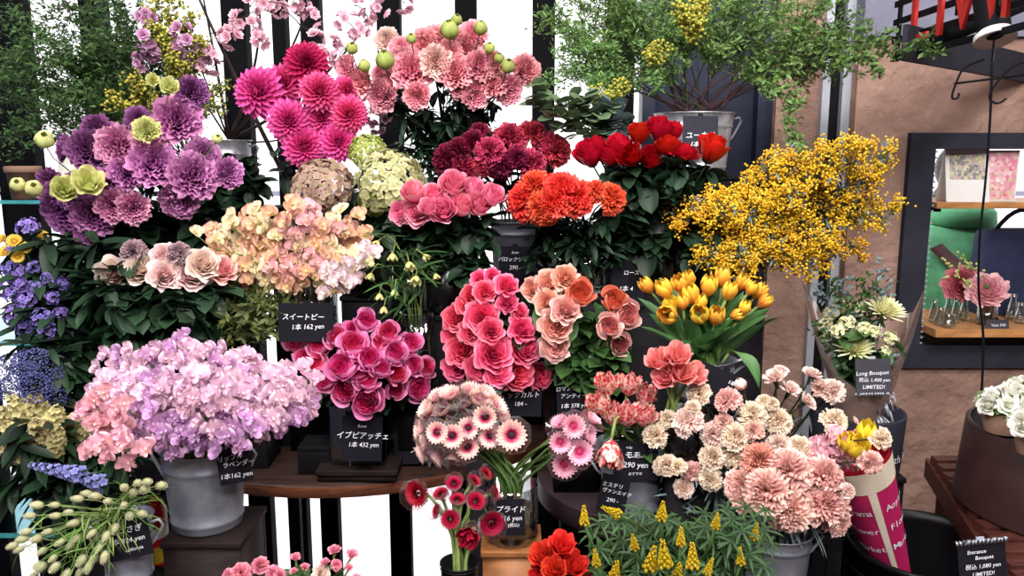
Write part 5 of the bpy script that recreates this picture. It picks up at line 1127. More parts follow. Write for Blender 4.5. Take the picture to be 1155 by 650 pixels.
# lupins
c, zb, r = tin(765, 1.2, 662, 720, 34, 'black pot of yellow lupin-like flowers under the spray carnations'); riser(c, zb, .05, 'plinth under the black pot of yellow spikes', zs=FZ, name='plinth')
BU = Bunch(765, 1.2, 662, 720, .03)
flowers(BU, 'yellow_lupin', 'yellow flower spike', 'flower', 'yellow flower spikes', 'lupin', [M['p_yellow']],
 [(659,582,11),(690,577,12,dict(face=(-.9,-.3,.55),label='yellow flower spike leaning far over towards the parrot tulips')),(747,577,12),(735,631,16),(749,626,16),(781,628,15),(808,588,10),(800,640,10),(694,645,14),(852,600,10),(715,612,10),(768,606,11),(835,628,10),(765,645,13),(672,630,10)], 1.06, ST, None, toc=.05, up=1.3, outw=.1, sr=.0025, sc=1.1)
for (x, y) in fillpts(34, lambda a, b: b > 600 or a > 700, (665, 585, 868, 652)):
    def lf(mb, tp, ex):
        q = tp[-1]; a0 = random.random()*6; Mx = frame(Vector((random.uniform(-.4, .4), -.5, 1)), a0)
        for i in range(7): put(mb, leafgrid(L=.028*random.uniform(.7, 1.1), W=.0024, nu=3, nv=5, base=.3, peak=.5, tip=0, fold=.002, curl=-.012), az=i*.9, el=.1, loc=tuple(q), M=Mx)
    branch(BU, 'palmate_leaf_stem', 'green stem of finger-like leaves around the yellow spikes', 'foliage', 'palmate leaf stems', (x, y), 1.16 + random.uniform(-.05, .05), M['stem_green'], .0016, lf, M['lupin_leaf'], ntw=4, twl=.05, start=.55)
# ------------------------------------------------------------------ black display boxes stacked on the big table
def dbox(px0, px1, py0, py1, Y, depth, label, mat='box_black', rz=0.):
    z0 = T1[3] + .001 if py1 is None else P(px0, py1, Y).z; a, b = P(px0, py0, Y), P(px1, py0, Y)
    t = thing('display_box', ((a.x+b.x)/2, Y + depth/2, z0), label, 'display box', rz=R(rz)); w = (b.x - a.x)/2; h = depth/2; H = a.z - z0
    mb = MB(); box(mb, (-w, -h, H - .01), (w, h, H), bev=.0015); part('top_board', mb, M[mat], t)
    mb = MB(); box(mb, (-w, -h, 0), (w, -h + .01, H - .0105), bev=.001); part('front_board', mb, M[mat], t)
    for s in (-1, 1):
        mb = MB(); box(mb, (s*w - (0 if s < 0 else .01), -h + .0105, 0), (s*w + (.01 if s < 0 else 0), h, H - .0105)); part('side_board', mb, M[mat], t)
    return t
dbox(268, 336, 470, None, 1.80, .14, 'tall black box on the brown table behind the black price card of the sweet peas')
dbox(236, 300, 492, None, 1.66, .10, 'low black box on the brown table next to the lavender sweet pea bucket')
dbox(335, 372, 505, None, 1.63, .08, 'narrow dark board box standing in front of the tall black box')
dbox(480, 560, 455, None, 1.95, .14, 'wide black box at the back of the brown table behind the coral roses')
dbox(330, 400, 430, None, 2.08, .14, 'tall black box at the back of the brown table behind the hot pink roses')
dbox(170, 250, 460, None, 2.0, .12, 'black box far back on the brown table behind the lavender sweet peas')
for k, (x0, x1, y0, Y, lb) in enumerate([(600, 700, 300, 2.25, 'tall dark block added as shade behind the peach roses'), (690, 740, 270, 2.3, 'tall dark block added as shade behind the red roses'), (430, 560, 330, 2.3, 'tall dark block added as shade behind the coral roses'), (130, 240, 330, 2.35, 'tall dark block added as shade behind the cream roses'), (655, 860, 470, 2.2, 'long dark block added as shade behind the parrot tulips')]):  # dark blocks added to stand in for the shade between the bunches
    zz = FZ if k != 2 else T1[3] + .001
    a, b = P(x0, y0, Y), P(x1, y0, Y); t = thing('shade_block', ((a.x+b.x)/2, Y + .07, zz), lb, 'display box'); w = (b.x-a.x)/2; H = a.z - zz
    mb = MB(); box(mb, (-w, -.07, H - .014), (w, .07, H), bev=.002); part('top_board', mb, M['box_black'], t); mb = MB(); box(mb, (-w + .003, -.067, 0), (w - .003, .067, H - .0145)); part('front_board', mb, M['box_black'], t)
# ------------------------------------------------------------------ glass shelves on the left, pots and lampshade
def gshelf(px1, py, Y, depth, label, w=1.2):
    a = P(px1, py, Y); t = thing('glass_shelf', (a.x, Y, a.z), label, 'shelf')
    mb = MB(); box(mb, (-w, 0, -.004), (0, depth, .004)); part('pane', mb, GLT, t, smooth=False)
    mb = MB(); box(mb, (-w, -.0025, -.0045), (0, -.0002, .0045)); part('front_edge', mb, M['teal_edge'], t, smooth=False)
    mb = MB(); box(mb, (-w*.5 - .01, .01, -.03), (-w*.5 + .01, WY - .04 - Y, -.005)); part('bracket', mb, M['black_metal'], t, smooth=False)
    return a
s1 = gshelf(86, 228, 2.05, .3, 'upper glass shelf with a teal edge carrying brown pots and a lampshade'); s2 = gshelf(50, 388, 1.95, .35, 'middle glass shelf with a teal edge beside the dusky blue flowers'); s3 = gshelf(70, 604, 1.5, .3, 'lowest glass shelf, pale teal, behind the lagurus grasses')
def pot(px, py, Y, r, h, label):
    a = P(px, py, Y); t = thing('plant_pot', (a.x, Y + .08, s1.z + .0045), label, 'pot'); mb = MB(); lathe(mb, [(0, 0), (r*.8, 0), (r, h*.8), (r*1.08, h*.8), (r*1.08, h), (r*.95, h), (r*.75, .01), (0, .01)], 24); part('body', mb, M['brown_pot'], t)
    mb = MB(); lathe(mb, [(r*1.085, h*.82), (r*1.11, h*.83), (r*1.11, h*.97), (r*1.085, h*.98)], 24); part('rim', mb, M['brown_pot'], t)
    mb = MB(); lathe(mb, [(0, h*.9), (r*.94, h*.9)], 20); part('soil', mb, M['box_brown'], t)
pot(8, 225, 2.05, .04, .085, 'brown pot at the outer end of the upper glass shelf'); pot(40, 225, 2.05, .032, .07, 'small brown pot next to the white lampshade')
a = P(66, 228, 2.05); t = thing('lampshade', (a.x, 2.05 + .09, s1.z + .0045), 'white cone lampshade standing on the upper glass shelf', 'lampshade')
mb = MB(); lathe(mb, [(.055, 0), (.024, .15), (.021, .15), (.052, 0)], 32); part('shade', mb, M['milk_glass'], t); mb = MB(); lathe(mb, [(.0245, .148), (.026, .15), (.024, .154), (.02, .152)], 24); part('ring', mb, M['silver'], t)
# fire extinguisher
a = P(174, 655, 1.95); zt = P(174, 562, 1.95).z; t = thing('fire_extinguisher', (a.x, 1.95, FZ), 'red fire extinguisher behind the lagurus bucket', 'fire extinguisher')
H = zt - FZ; mb = MB(); lathe(mb, [(0, H*.45), (.04, H*.45), (.043, H*.46), (.043, H - .03), (.03, H - .005), (.014, H), (0, H)], 28); part('cylinder', mb, M['fire_red'], t)
mb = MB(); lathe(mb, [(.0436, H - .1), (.0436, H - .07)], 28); part('white_band', mb, M['white'], t); mb = MB(); lathe(mb, [(.0436, H - .165), (.0436, H - .12)], 28); part('yellow_label', mb, M['yellow_plastic'], t)
mb = MB(); tube(mb, [(0, 0, H), (0, 0, H + .02), (.03, -.01, H + .035), (.05, -.02, H + .02)], .006); tube(mb, [(0, 0, H + .01), (-.02, -.03, H - .02), (-.03, -.045, H - .07)], .005); part('valve', mb, M['black_metal'], t)
mb = MB(); lathe(mb, [(0, 0), (.06, 0), (.06, .01), (.02, .02), (.02, H*.448), (0, H*.448)], 20); part('stand', mb, M['black_metal'], t)
# ------------------------------------------------------------------ price cards
A = 1.0
price_card(264, 521, 1.335, 36, 50, 6, [('スイートピー', 5, 1, -17), ('リップル', 7, -4, -5), ('ラベンダー', 7, 4, 3), ('1本162 yen', 7.5, 0, 16)], 'black price card on the zinc bucket of lavender sweet peas', tilt=6, yaw=14)
price_card(408, 495, 1.585, 46, 50, -1, [('Rose', 5, 0, -14), ('イブピアッチェ', 8.5, 1, -3), ('1本 432 yen', 7, 2, 7)], 'black price card leaning on the square vase of hot pink roses', tilt=12)
price_card(470, 508, 1.68, 50, 30, 3, [('シキュリ', 6, 4, 0), ('1本', 4, 0, -9)], 'low black price card lying behind the hot pink rose card', tilt=25)
price_card(143, 606, 1.285, 50, 50, 9, [('花うさぎ', 9, 0, -8), ('1本 324 yen', 8, -1, 4), ('california', 5.5, 5, 15)], 'black price card on the zinc bucket of lagurus grasses', tilt=6, yaw=8)
price_card(576, 584, 1.32, 32, 42, 1, [('プライド', 8.5, 0, -9), ('216 yen', 8, 0, 1), ('(税込)', 5, 3, 9)], 'black price card on the vase of wrapped pink gerberas', tilt=6)
price_card(590, 452, 1.56, 42, 36, -2, [('ックカルト', 7.5, 0, -6), ('184 -', 7, -3, 4)], 'black price card behind the pink gerberas under the coral roses', tilt=8)
price_card(648, 450, 1.545, 40, 54, 2, [('ロマンティック', 6, 0, -12), ('アンティーク', 6, 2, -3), ('1本 378 yen', 6.5, 0, 8)], 'black price card hanging under the peach spray roses', tilt=5)
price_card(717, 520, 1.40, 50, 44, -2, [('tulip', 4, -8, -15), ('モモ', 9, -4, -6), ('290 yen', 9, 0, 5), ('おすすめ', 4, 0, 15)], 'black price card under the striped parrot tulips', tilt=6)
price_card(692, 558, 1.375, 32, 44, -10, [('ミステリ', 6, -3, -10), ('ヴァンエイク', 5.5, 3, -3), ('290 -', 6.5, 0, 7)], 'tilted dark price card below the other parrot tulip card', tilt=6, yaw=-6)
price_card(581, 297, 1.953, 36, 38, 0, [('Rose', 4, 0, -12), ('バロックワイン', 5.5, 0, -4), ('290 -', 6.5, 0, 5)], 'black price card on the shaded zinc bucket of crimson carnations', tilt=4)
price_card(505, 340, 1.765, 32, 40, 0, [('パルファム', 6, 0, -5), ('540 -', 6.5, 0, 5)], 'black price card behind the coral roses beside the bell flowers', tilt=5)
price_card(345, 364, 1.60, 62, 44, 0, [('スイートピー', 8, -3, -6), ('1本 162 yen', 7.5, 2, 5)], 'black price card in front of the peach sweet pea vase', tilt=5)
price_card(708, 320, 1.815, 38, 52, 0, [('ローズ', 6, 4, -12), ('1本 4', 7, -2, 6)], 'black price card behind the tulips and peach roses', tilt=5)
price_card(790, 149, 1.985, 40, 36, 0, [('ユーカリ', 8.5, 0, 4), ('1本 378', 7, 0, 14)], 'dark price card on the large galvanised bucket of green sprays', mat='slate', tilt=4)
price_card(826, 312, 1.80, 34, 40, 0, [('ミモザ', 6, 0, -8), ('1本', 6, 0, 2)], 'dark price card under the mimosa behind the tulips', tilt=4)
price_card(812, 438, 1.44, 60, 42, -22, [('1本', 6, 10, -10)], 'large tilted dark card between coral tulips and carnations', tilt=10)
price_card(985, 425, 1.715, 38, 40, 4, [('Long Bouquet', 6.2, -1, -4), ('税込 1,400 yen', 5.5, 1, 4), ('LIMITED!', 6.2, 0, 12)], 'grey price card clipped in front of the kraft paper bouquet', mat='card_grey', tilt=5, yaw=-8, clip='foil', foil='bottom')
price_card(1108, 632, 1.16, 54, 44, 6, [('Entrance', 6, -6, -10), ('Bouquet', 6, 2, -3), ('税込 1,080 yen', 6.5, 0, 7), ('LIMITED!', 6.5, 0, 16)], 'dark blue grey price card clipped to the wide black bin', tilt=6, clip='foil', foil='top')
# ------------------------------------------------------------------ opening in the wall: calendar, brochure, wooden shelves, vases
def board(x0, x1, pyt, pyb, Y0, Y1, name, label):
    z1 = P(1090, pyt, Y0).z; z0 = P(1090, pyb, Y0).z; t = thing(name, (x0, Y0, z0), label, 'shelf')
    mb = MB(); box(mb, (0, 0, .0), (x1 - x0, Y1 - Y0, z1 - z0), bev=.002); part('board', mb, M['shelf_wood'], t, smooth=False)
    mb = MB(); box(mb, (.0, .03, -.012), (.03, Y1 - Y0 - .03, -.0005)); part('bracket', mb, M['black_metal'], t, smooth=False)
    return z1
sx = ox0 + .01
zt = board(sx, 2.15, 228.5, 235.5, WR - .04, WR + .26, 'wall_shelf', 'upper wooden shelf carrying the desk calendar')
zl = board(sx, 2.15, 372, 381, WR - .10, WR + .26, 'wall_shelf', 'lower wooden shelf carrying glass vases and a pink ranunculus')
Yc = WR - .02
def P3(px, py, Y): return P(px, py, Y)
# calendar: a folded tent
k = S(200, Yc); a = P(1090, 226, Yc); cw, chh = 46*k, 60*k
t = thing('desk_calendar', (P(1092, 226, Yc).x, Yc, zt + .0005), 'white desk calendar with a photo of cream flowers on the upper wooden shelf', 'calendar', rz=R(-8))
mb = MB(); w = cw/2
for s in (-1, 1):
    y0, y1 = (-.0 if s < 0 else .10), .05
    vs = [(-w, y0, 0), (w, y0, 0), (w, y1, chh), (-w, y1, chh), (-w, y0 + .002, 0), (w, y0 + .002, 0), (w, y1 + .002, chh), (-w, y1 + .002, chh)]
    mb.add(vs, [(0,1,2,3), (7,6,5,4), (0,4,5,1), (1,5,6,2), (2,6,7,3), (3,7,4,0)])
part('stand', mb, M['white'], t, smooth=False)
def blotch(name, cols, scale):
    m, nt, o = newmat(name); L = nt.links.new; tc = N(nt, 'ShaderNodeTexCoord'); v = N(nt, 'ShaderNodeTexVoronoi', Scale=scale); L(tc.outputs['Object'], v.inputs['Vector'])
    cr = N(nt, 'ShaderNodeValToRGB'); e = cr.color_ramp.elements; e[0].color = lin(cols[0]); e[1].color = lin(cols[-1])
    for i, c in enumerate(cols[1:-1]): x = e.new((i+1)/(len(cols)-1)); x.color = lin(c)
    sp = N(nt, 'ShaderNodeSeparateColor'); L(v.outputs['Color'], sp.inputs[0]); L(sp.outputs[0], cr.inputs[0]); p = N(nt, 'ShaderNodeBsdfPrincipled', Roughness=.5); L(cr.outputs[0], p.inputs['Base Color']); L(p.outputs[0], o.inputs[0])
blotch('cal_photo', ['#8c8a92', '#6c6870', '#d8cf98', '#b0aaa0', '#c8a898', '#8c8a92'], 110); blotch('card_photo', ['#f0c8d0', '#e088a4', '#d8c49c', '#f6d8dc', '#e05c84', '#f8eaea'], 95)
mb = MB(); sl = .05/chh
def onface(x, h): return (x, h*sl - .0012, h)
mb.add([onface(-w*.82, chh*.42), onface(w*.82, chh*.42), onface(w*.82, chh*.9), onface(-w*.82, chh*.9)], [(0,1,2,3)]); part('flower_photo', mb, M['cal_photo'], t, smooth=False)
mb = MB()
for i in range(14): x = -w*.85 + w*1.7*i/13; tube(mb, [(x, .046, chh - .006), (x, .051, chh + .004), (x, .058, chh - .006)], .0009, n=4)
part('spiral_binding', mb, M['silver'], t)
a = P(1133, 226, Yc); t = thing('photo_card', (a.x, Yc + .03, zt + .0005), 'glossy card printed with pink flowers beside the desk calendar', 'card', rz=R(-4)); w = 18*k; h = 58*k
mb = MB(); box(mb, (-w, 0, 0), (w, .002, h)); part('card', mb, M['white'], t, smooth=False); mb = MB(); box(mb, (-w*.94, -.0012, h*.04), (w*.9, -.0002, h*.97)); part('flower_print', mb, M['card_photo'], t, smooth=False)
# vases on the lower shelf
for i, (px, Yo, hh, r) in enumerate([(1052, .02, .075, .016), (1060, -.03, .06, .02), (1068, .05, .08, .018), (1077, .0, .085, .017), (1086, .05, .07, .02), (1150, .0, .07, .022), (1140, .06, .09, .02), (1070, -.07, .045, .022)]):
    a = P(px, 366, WR + Yo); t = thing('bud_vase', (max(a.x, sx + r + .004 + .0), WR + Yo, zl + .0005), 'small clear glass bud vase standing among others on the lower wooden shelf' if i < 5 or i == 7 else 'small clear glass bud vase beyond the pink ranunculus', 'vase', 'bud vases on the lower shelf' if i < 5 or i == 7 else 'bud vases past the ranunculus')
    mb = MB(); lathe(mb, [(0, 0), (r*.8, 0), (r, .01), (r*.75, hh*.5), (r*.45, hh*.8), (r*.6, hh), (r*.5, hh), (r*.35, hh*.8), (r*.65, hh*.5), (r*.8, .012), (0, .01)], 16); part('body', mb, GL, t)
a = P(1108, 366, WR); t = thing('glass_vase', (a.x, WR - .02, zl + .0005), 'short glass vase holding the pink ranunculus and yellow budded twigs', 'vase'); mb = MB(); lathe(mb, [(0, 0), (.03, 0), (.032, .004), (.03, .07), (.028, .07), (.029, .008), (0, .006)], 24); part('body', mb, GL, t); mb = MB(); lathe(mb, [(0, .008), (.028, .008), (.028, .04), (0, .04)], 24); part('water', mb, WAT, t)
BR = Bunch(1108, WR - .02, 352, 366, .02); BR.c = Vector((a.x, WR - .02, zl + .07)); BR.neck = BR.c.copy(); BR.base = Vector((a.x, WR - .02, zl + .01)); BR.rad = .018
flowers(BR, 'ranunculus', 'large pale pink ranunculus on the lower wooden shelf', 'ranunculus', None, 'ranunculus', [M['p_ran'], M['leaf_fresh']], [(1113,326,44,dict(dy=0))], WR - .06, ST, None, toc=1, up=.6, sc=1.05)
flowers(BR, 'pink_bloom', 'dusty rose bloom behind the pale ranunculus', 'flower', None, 'ranunculus', [M['p_dustyrose'], M['leaf_fresh']], [(1084,320,40,dict(dy=0))], WR + .02, ST, None, toc=1, up=.4, sc=1.05)
for k2, (x, y) in enumerate([(1068,296),(1078,290),(1092,296),(1104,300),(1070,312),(1088,318)]):
    def bl(mb, tp, ex):
        for q in tp[2:]: ball(ex, q, .004, 1.3, t=random.random())
    branch(BR, 'budded_twig', 'thin twig with tiny yellow green buds over the pink ranunculus', 'branch', 'budded twigs by the ranunculus', (x, y), WR - .08, M['twig'], .001, bl, M['leaf_fresh'], extra=('buds', M['p_yelgreen']), ntw=5, twl=.03, start=.6)
a = P(1126, 368, WR - .11); price_card(1125, 367, WR - .085, 26, 13, 0, [('Vase 540', 4.5, 1, 0)], 'tiny grey price card on the edge of the lower wooden shelf', mat='card_grey', tilt=10)
# ------------------------------------------------------------------ the customer seen through the opening
def person():
    Y = 3.1; hx = P(1086, 200, Y).x; t = thing('person', (hx, Y, FZ), 'person in a green puffer coat with a shoulder strap seen behind the wooden shelves', 'person')
    H = 1.80; z = lambda v: v * H
    bm_v = []; bm_e = []; rad = []
    def V(x, y, h, r, par=None):
        bm_v.append((x, y, z(h))); rad.append(r); 
        if par is not None: bm_e.append((par, len(bm_v) - 1))
        return len(bm_v) - 1
    p0 = V(0, 0, .53, (.15, .11)); p1 = V(0, .0, .62, (.14, .1), p0); p2 = V(0, .01, .72, (.16, .11), p1); p3 = V(0, .01, .79, (.13, .09), p2); nk = V(0, 0, .845, (.055, .055), p3); hd = V(0, -.01, .90, (.075, .085), nk); h2 = V(0, -.01, .95, (.075, .088), hd); h3 = V(0, 0, .985, (.045, .05), h2)
    for s in (-1, 1):
        sh = V(s*.17, .01, .80, (.06, .06), p3); el = V(s*.23, .03, .63, (.045, .045), sh); wr = V(s*.2, -.12, .53, (.03, .03), el); pm = V(s*.17, -.18, .51, (.035, .02), wr)
        for f in range(5):
            q = V(s*(.17 + (f-2)*.017), -.23 + abs(f-2)*.004, .495, (.009, .009), pm); V(s*(.165 + (f-2)*.017), -.265 + abs(f-2)*.01, .475, (.008, .008), q)
        hp = V(s*.09, 0, .50, (.09, .09), p0); kn = V(s*.1, -.01, .28, (.06, .06), hp); an = V(s*.1, .02, .05, (.04, .04), kn); V(s*.11, -.14, .02, (.04, .025), an)
    me = bpy.data.meshes.new('body'); me.from_pydata(bm_v, bm_e, []); o = link('body', me, t); m = o.modifiers.new('skin', 'SKIN')
    for i, r in enumerate(rad): me.skin_vertices[0].data[i].radius = r
    me.skin_vertices[0].data[0].use_root = True; sd = o.modifiers.new('s', 'SUBSURF'); sd.levels = 2; sd.render_levels = 2
    dg = bpy.context.evaluated_depsgraph_get(); me2 = bpy.data.meshes.new_from_object(o.evaluated_get(dg)); o.modifiers.clear(); o.data = me2; me2.materials.clear()
    for nm in ('skin', 'navy_cloth'): me2.materials.append(M[nm])
    for p in me2.polygons: p.use_smooth = True; p.material_index = 1 if p.center.z < z(.53) and abs(p.center.x) < .16 and p.center.y > -.16 or p.center.z < z(.4) else 0
    # padded coat round the torso with horizontal quilting
    mb = MB(); n = 36; pr = []
    for i in range(40):
        q = i/39; h = z(.42 + .42*q); r = .27 + .03*math.sin(q*PI) - (.15 * (max(0, q - .8)/.2)**1.5) + .02*abs(math.sin(q*PI*5)); pr.append((r, h))
    vs = [(r*math.cos(2*PI*j/n), r*.72*math.sin(2*PI*j/n), h) for r, h in pr for j in range(n)]
    mb.add(vs, [(i*n+j, i*n+(j+1) % n, (i+1)*n+(j+1) % n, (i+1)*n+j) for i in range(39) for j in range(n)]); part('coat', mb, M['green_coat'], t)
    for s in (-1, 1):
        mb = MB(); pts = bez((s*.17, .01, z(.80)), (s*.27, .03, z(.68)), (s*.2, -.11, z(.545)), 14); tube(mb, pts, [.07 + .008*abs(math.sin(i*1.4)) - .0015*i for i in range(14)], n=14); part('sleeve', mb, M['green_coat'], t)
    mb = MB(); pts = [(-.17, -.17, z(.80)), (-.08, -.25, z(.74)), (.03, -.27, z(.64)), (.13, -.26, z(.53))]
    vs = []; 
    for x, y, h in pts: vs += [(x - .022, y, h - .01), (x + .022, y, h + .01), (x + .022, y + .004, h + .01), (x - .022, y + .004, h - .01)]
    mb.add(vs, [(i*4+j, i*4+(j+1) % 4, i*4+4+(j+1) % 4, i*4+4+j) for i in range(3) for j in range(4)]); part('strap', mb, M['strap'], t)
    mb = MB(); lathe(mb, [(.10, z(.83)), (.13, z(.84)), (.125, z(.865)), (.10, z(.88)), (.085, z(.865)), (.085, z(.84))], 28); part('collar', mb, M['green_coat'], t)
    mb = MB(); sphere(mb, (0, .01, z(.955)), .098, 20, 12, sx=.95, sy=1.05, sz=1.05); sphere(mb, (0, .06, z(.88)), .08, 16, 10, sx=1., sy=.6, sz=1.2); part('hair', mb, M['hair'], t)
    for s in (-1, 1):
        mb = MB(); sphere(mb, (s*.03, -.092, z(.93)), .011, 10, 6); part('eye', mb, M['white'], t)
    mb = MB(); sphere(mb, (0, -.1, z(.91)), .014, 8, 6, sz=1.6); part('nose', mb, M['skin'], t)
    mb = MB(); sphere(mb, (0, -.094, z(.89)), .02, 10, 6, sy=.4, sz=.35); part('mouth', mb, M['strap'], t)
    bg = thing('shoulder_bag', (P(1142, 315, 2.80).x, 2.80, P(1142, 315, 2.80).z - .1), 'navy blue bag held in front of the green puffer coat', 'bag'); mb = MB(); box(mb, (-.13, -.06, -.1), (.16, .06, .28), bev=.04); part('body', mb, M['navy_cloth'], bg)
    mb = MB(); tube(mb, bez((-.08, 0, .27), (0, -.03, .42), (.1, 0, .27), 10), .008); part('handle', mb, M['navy_cloth'], bg)
person()
# low planting and white stones outside the opening
t = thing('stone_planter', (P(1100, 380, 3.2).x, 3.12, FZ), 'raised planter of ivy and white stones behind the lower wooden shelf', 'planter'); zp = P(1100, 384, 3.1).z - FZ
mb = MB(); box(mb, (-.35, -.09, 0), (.6, .09, zp - .03), bev=.004); part('body', mb, M['facade'], t)
mb = MB(); 
for i in range(46): sphere(mb, (random.uniform(-.33, .58), random.uniform(-.08, .08), zp - .02), random.uniform(.015, .028), 8, 5, sz=.7)
o = part('stones', mb, M['white'], t); o['kind'] = 'stuff'
mb = MB(); 
for i in range(260): put(mb, leafgrid(L=.035, W=.014, nu=3, nv=4, base=.3, peak=.4, tip=0, curl=-.01), az=random.random()*6.3, el=random.uniform(-.2, .9), loc=(random.uniform(-.33, .58), random.uniform(-.09, .08), zp + random.uniform(-.03, .03)))
part('ivy', mb, M['leaf_mid'], t)
# ------------------------------------------------------------------ red letter sign, spot lamp, hooks, cord
sxx = 1.005; zb = P(1012, 50, 2.2).z - .045; t = thing('letter_sign', (sxx, 2.2, zb), 'black slatted sign panel with big red letters hanging near the stucco wall', 'sign')
for i in range(7):
    mb = MB(); box(mb, (0, -1.05, i*.046), (.008, 0.004, i*.046 + .015), bev=.001); part('slat', mb, M['black_metal'], t, smooth=False)
for y in (0, -.55, -1.03):
    mb = MB(); box(mb, (.0085, y - .012, 0), (.016, y, .34)); part('upright', mb, M['black_metal'], t, smooth=False)
for i, (ch, yy) in enumerate(zip('LIVING', (-.15, -.25, -.35, -.45, -.56, -.69))):
    me = textmesh(ch, .2, M['red_paint'], shear=0, ext=.004); o = link('letter', me, t, M=Matrix(((0, 0, -1, -.007), (-1, 0, 0, yy), (0, 1, 0, .092), (0, 0, 0, 1))))
for y in (-.05, -.95):
    mb = MB(); tube(mb, [(.012, y, .34), (.012, y, 3.02 - zb)], .003); part('hanging_rod', mb, M['black_metal'], t)
Yl = 1.75; a = P(1123, 45, Yl); t = thing('spot_lamp', a, 'black ceiling spot lamp with a white ring hanging over the hooks', 'lamp'); r = 22*S(45, Yl)
t.rotation_euler = (R(-22), 0, 0)
mb = MB(); lathe(mb, [(r*.4, .008), (r, .0), (r*1.02, .004), (r*.98, .012), (r*.5, .03)], 36); part('ring', mb, M['white'], t)
mb = MB(); lathe(mb, [(0, .014), (r*.42, .012), (r*.42, .009), (0, .009)], 24); part('lens', mb, M['black_metal'], t)
mb = MB(); lathe(mb, [(r*.78, .0135), (r*.8, .12), (r*.7, .13), (0, .13)], 32); part('housing', mb, M['black_metal'], t); mb = MB(); tube(mb, [(0, 0, .13), (0, 0, 3.02 - a.z)], .006); part('rod', mb, M['black_metal'], t)
a0 = P(1119, 68, 1.74); pts = [a0, P(1117, 130, 1.75), P(1112, 200, 1.76), P(1105, 270, 1.78), P(1104, 330, 1.8), P(1109, 380, 1.8), P(1107, 445, 1.8), P(1100, 520, 1.8)]
t = thing('hanging_cord', a0, 'thin black cord hanging down past the wooden shelves', 'cord')
mb = MB(); fine = []
for i in range(len(pts)-1):
    for q in range(5): 
        p_0, p_1, p_2, p_3 = pts[max(0, i-1)], pts[i], pts[i+1], pts[min(len(pts)-1, i+2)]; u = q/5
        fine.append(.5*((2*p_1) + (p_2 - p_0)*u + (2*p_0 - 5*p_1 + 4*p_2 - p_3)*u*u + (3*p_1 - p_0 - 3*p_2 + p_3)*u**3) - a0)
tube(mb, fine, .0028, n=6); part('cord', mb, M['black_metal'], t); mb = MB(); tube(mb, [(0, 0, 0), (0, 0, 3.02 - a0.z)], .0018, n=5); part('hanging_wire', mb, M['black_metal'], t)
a = P(1120, 90, 1.78); t = thing('hook_rail', a, 'black wire hook rail hanging below the spot lamp', 'hook rail'); k = S(90, 1.78)
mb = MB(); tube(mb, [((-43)*k, 0, -.008), (50*k, .02, .014)], .0026); part('crossbar', mb, M['black_metal'], t)
for nm, A3 in [('hook', [(-12*k, 0, 22*k), (-34*k, 0, 12*k), (-43*k, 0, -10*k), (-44*k, 0, -20*k), (-38*k, 0, -20*k), (-37*k, 0, -14*k)]), ('hook', [(40*k, 0, 22*k), (20*k, 0, 14*k), (4*k, 0, -4*k), (-2*k, 0, -20*k), (8*k, 0, -26*k), (18*k, 0, -20*k)])]:
    mb = MB(); A3 = [Vector(q) for q in A3]; A4 = []
    for i in range(len(A3)-1):
        for q in range(6):
            p_0, p_1, p_2, p_3 = A3[max(0, i-1)], A3[i], A3[i+1], A3[min(len(A3)-1, i+2)]; u = q/6
            A4.append(.5*((2*p_1) + (p_2 - p_0)*u + (2*p_0 - 5*p_1 + 4*p_2 - p_3)*u*u + (3*p_1 - p_0 - 3*p_2 + p_3)*u**3))
    tube(mb, A4, .0024, n=6); part(nm, mb, M['black_metal'], t)
mb = MB(); tube(mb, [(-2*k, 0, 0), (-2*k, 0, 3.02 - a.z)], .0012, n=4); part('hanging_wire', mb, M['silver'], t)
a = P(1078, 32, 2.0); t = thing('track_lamp', a, 'black tilted track lamp behind the red letters', 'lamp'); mb = MB(); d = Vector((.12, -.05, .05)); tube(mb, [(-.05, .02, -.03), d], [.022, .022], n=16); part('housing', mb, M['black_metal'], t)
mb = MB(); tube(mb, [(.0, 0, .03), (.0, 0, 3.02 - a.z)], .005); part('rod', mb, M['black_metal'], t); mb = MB(); sphere(mb, d + Vector((.01, -.004, .004)), .02, 14, 8); part('lens', mb, M['silver'], t)
# small white blossom sprig behind the sign
# ------------------------------------------------------------------ kraft bouquet in the black "with" pot
Yk = 1.82; c = P(968, 462, Yk); zb0 = P(968, 524, Yk).z; r = 50*S(462, Yk)
t = thing('lettered_pot', (c.x, c.y, zb0), 'black round pot with white lettering holding the kraft paper bouquet', 'pot'); H = c.z - zb0
mb = MB(); lathe(mb, [(0, 0), (r*.93, 0), (r*.94, .003), (r, H - .004), (r, H), (r*.94, H), (r*.9, .01), (0, .01)], 48); part('body', mb, M['slate'], t)
for i, ch in enumerate('Living with Flowers'):
    if ch == ' ': continue
    aa = R(-67 + (i - 8)*7.2); me = textmesh(ch, .026, M['chalk'], shear=0); q = Vector((math.cos(aa), math.sin(aa), 0)); tx = Vector((-math.sin(aa), math.cos(aa), 0)); pz = q*(r*.985 + .0015) + Vector((0, 0, H*.33))
    link('letter', me, t, M=Matrix(((tx.x, 0, q.x, pz.x), (tx.y, 0, q.y, pz.y), (0, 1, 0, pz.z), (0, 0, 0, 1))))
riser(Vector((c.x, c.y, 0)), zb0, .085, 'slim black plinth under the lettered pot', w=.085, zs=FZ, name='plinth')
BK = Bunch(968, Yk, 462, 520, .02); BK.base = Vector((c.x, c.y, zb0 + .012))
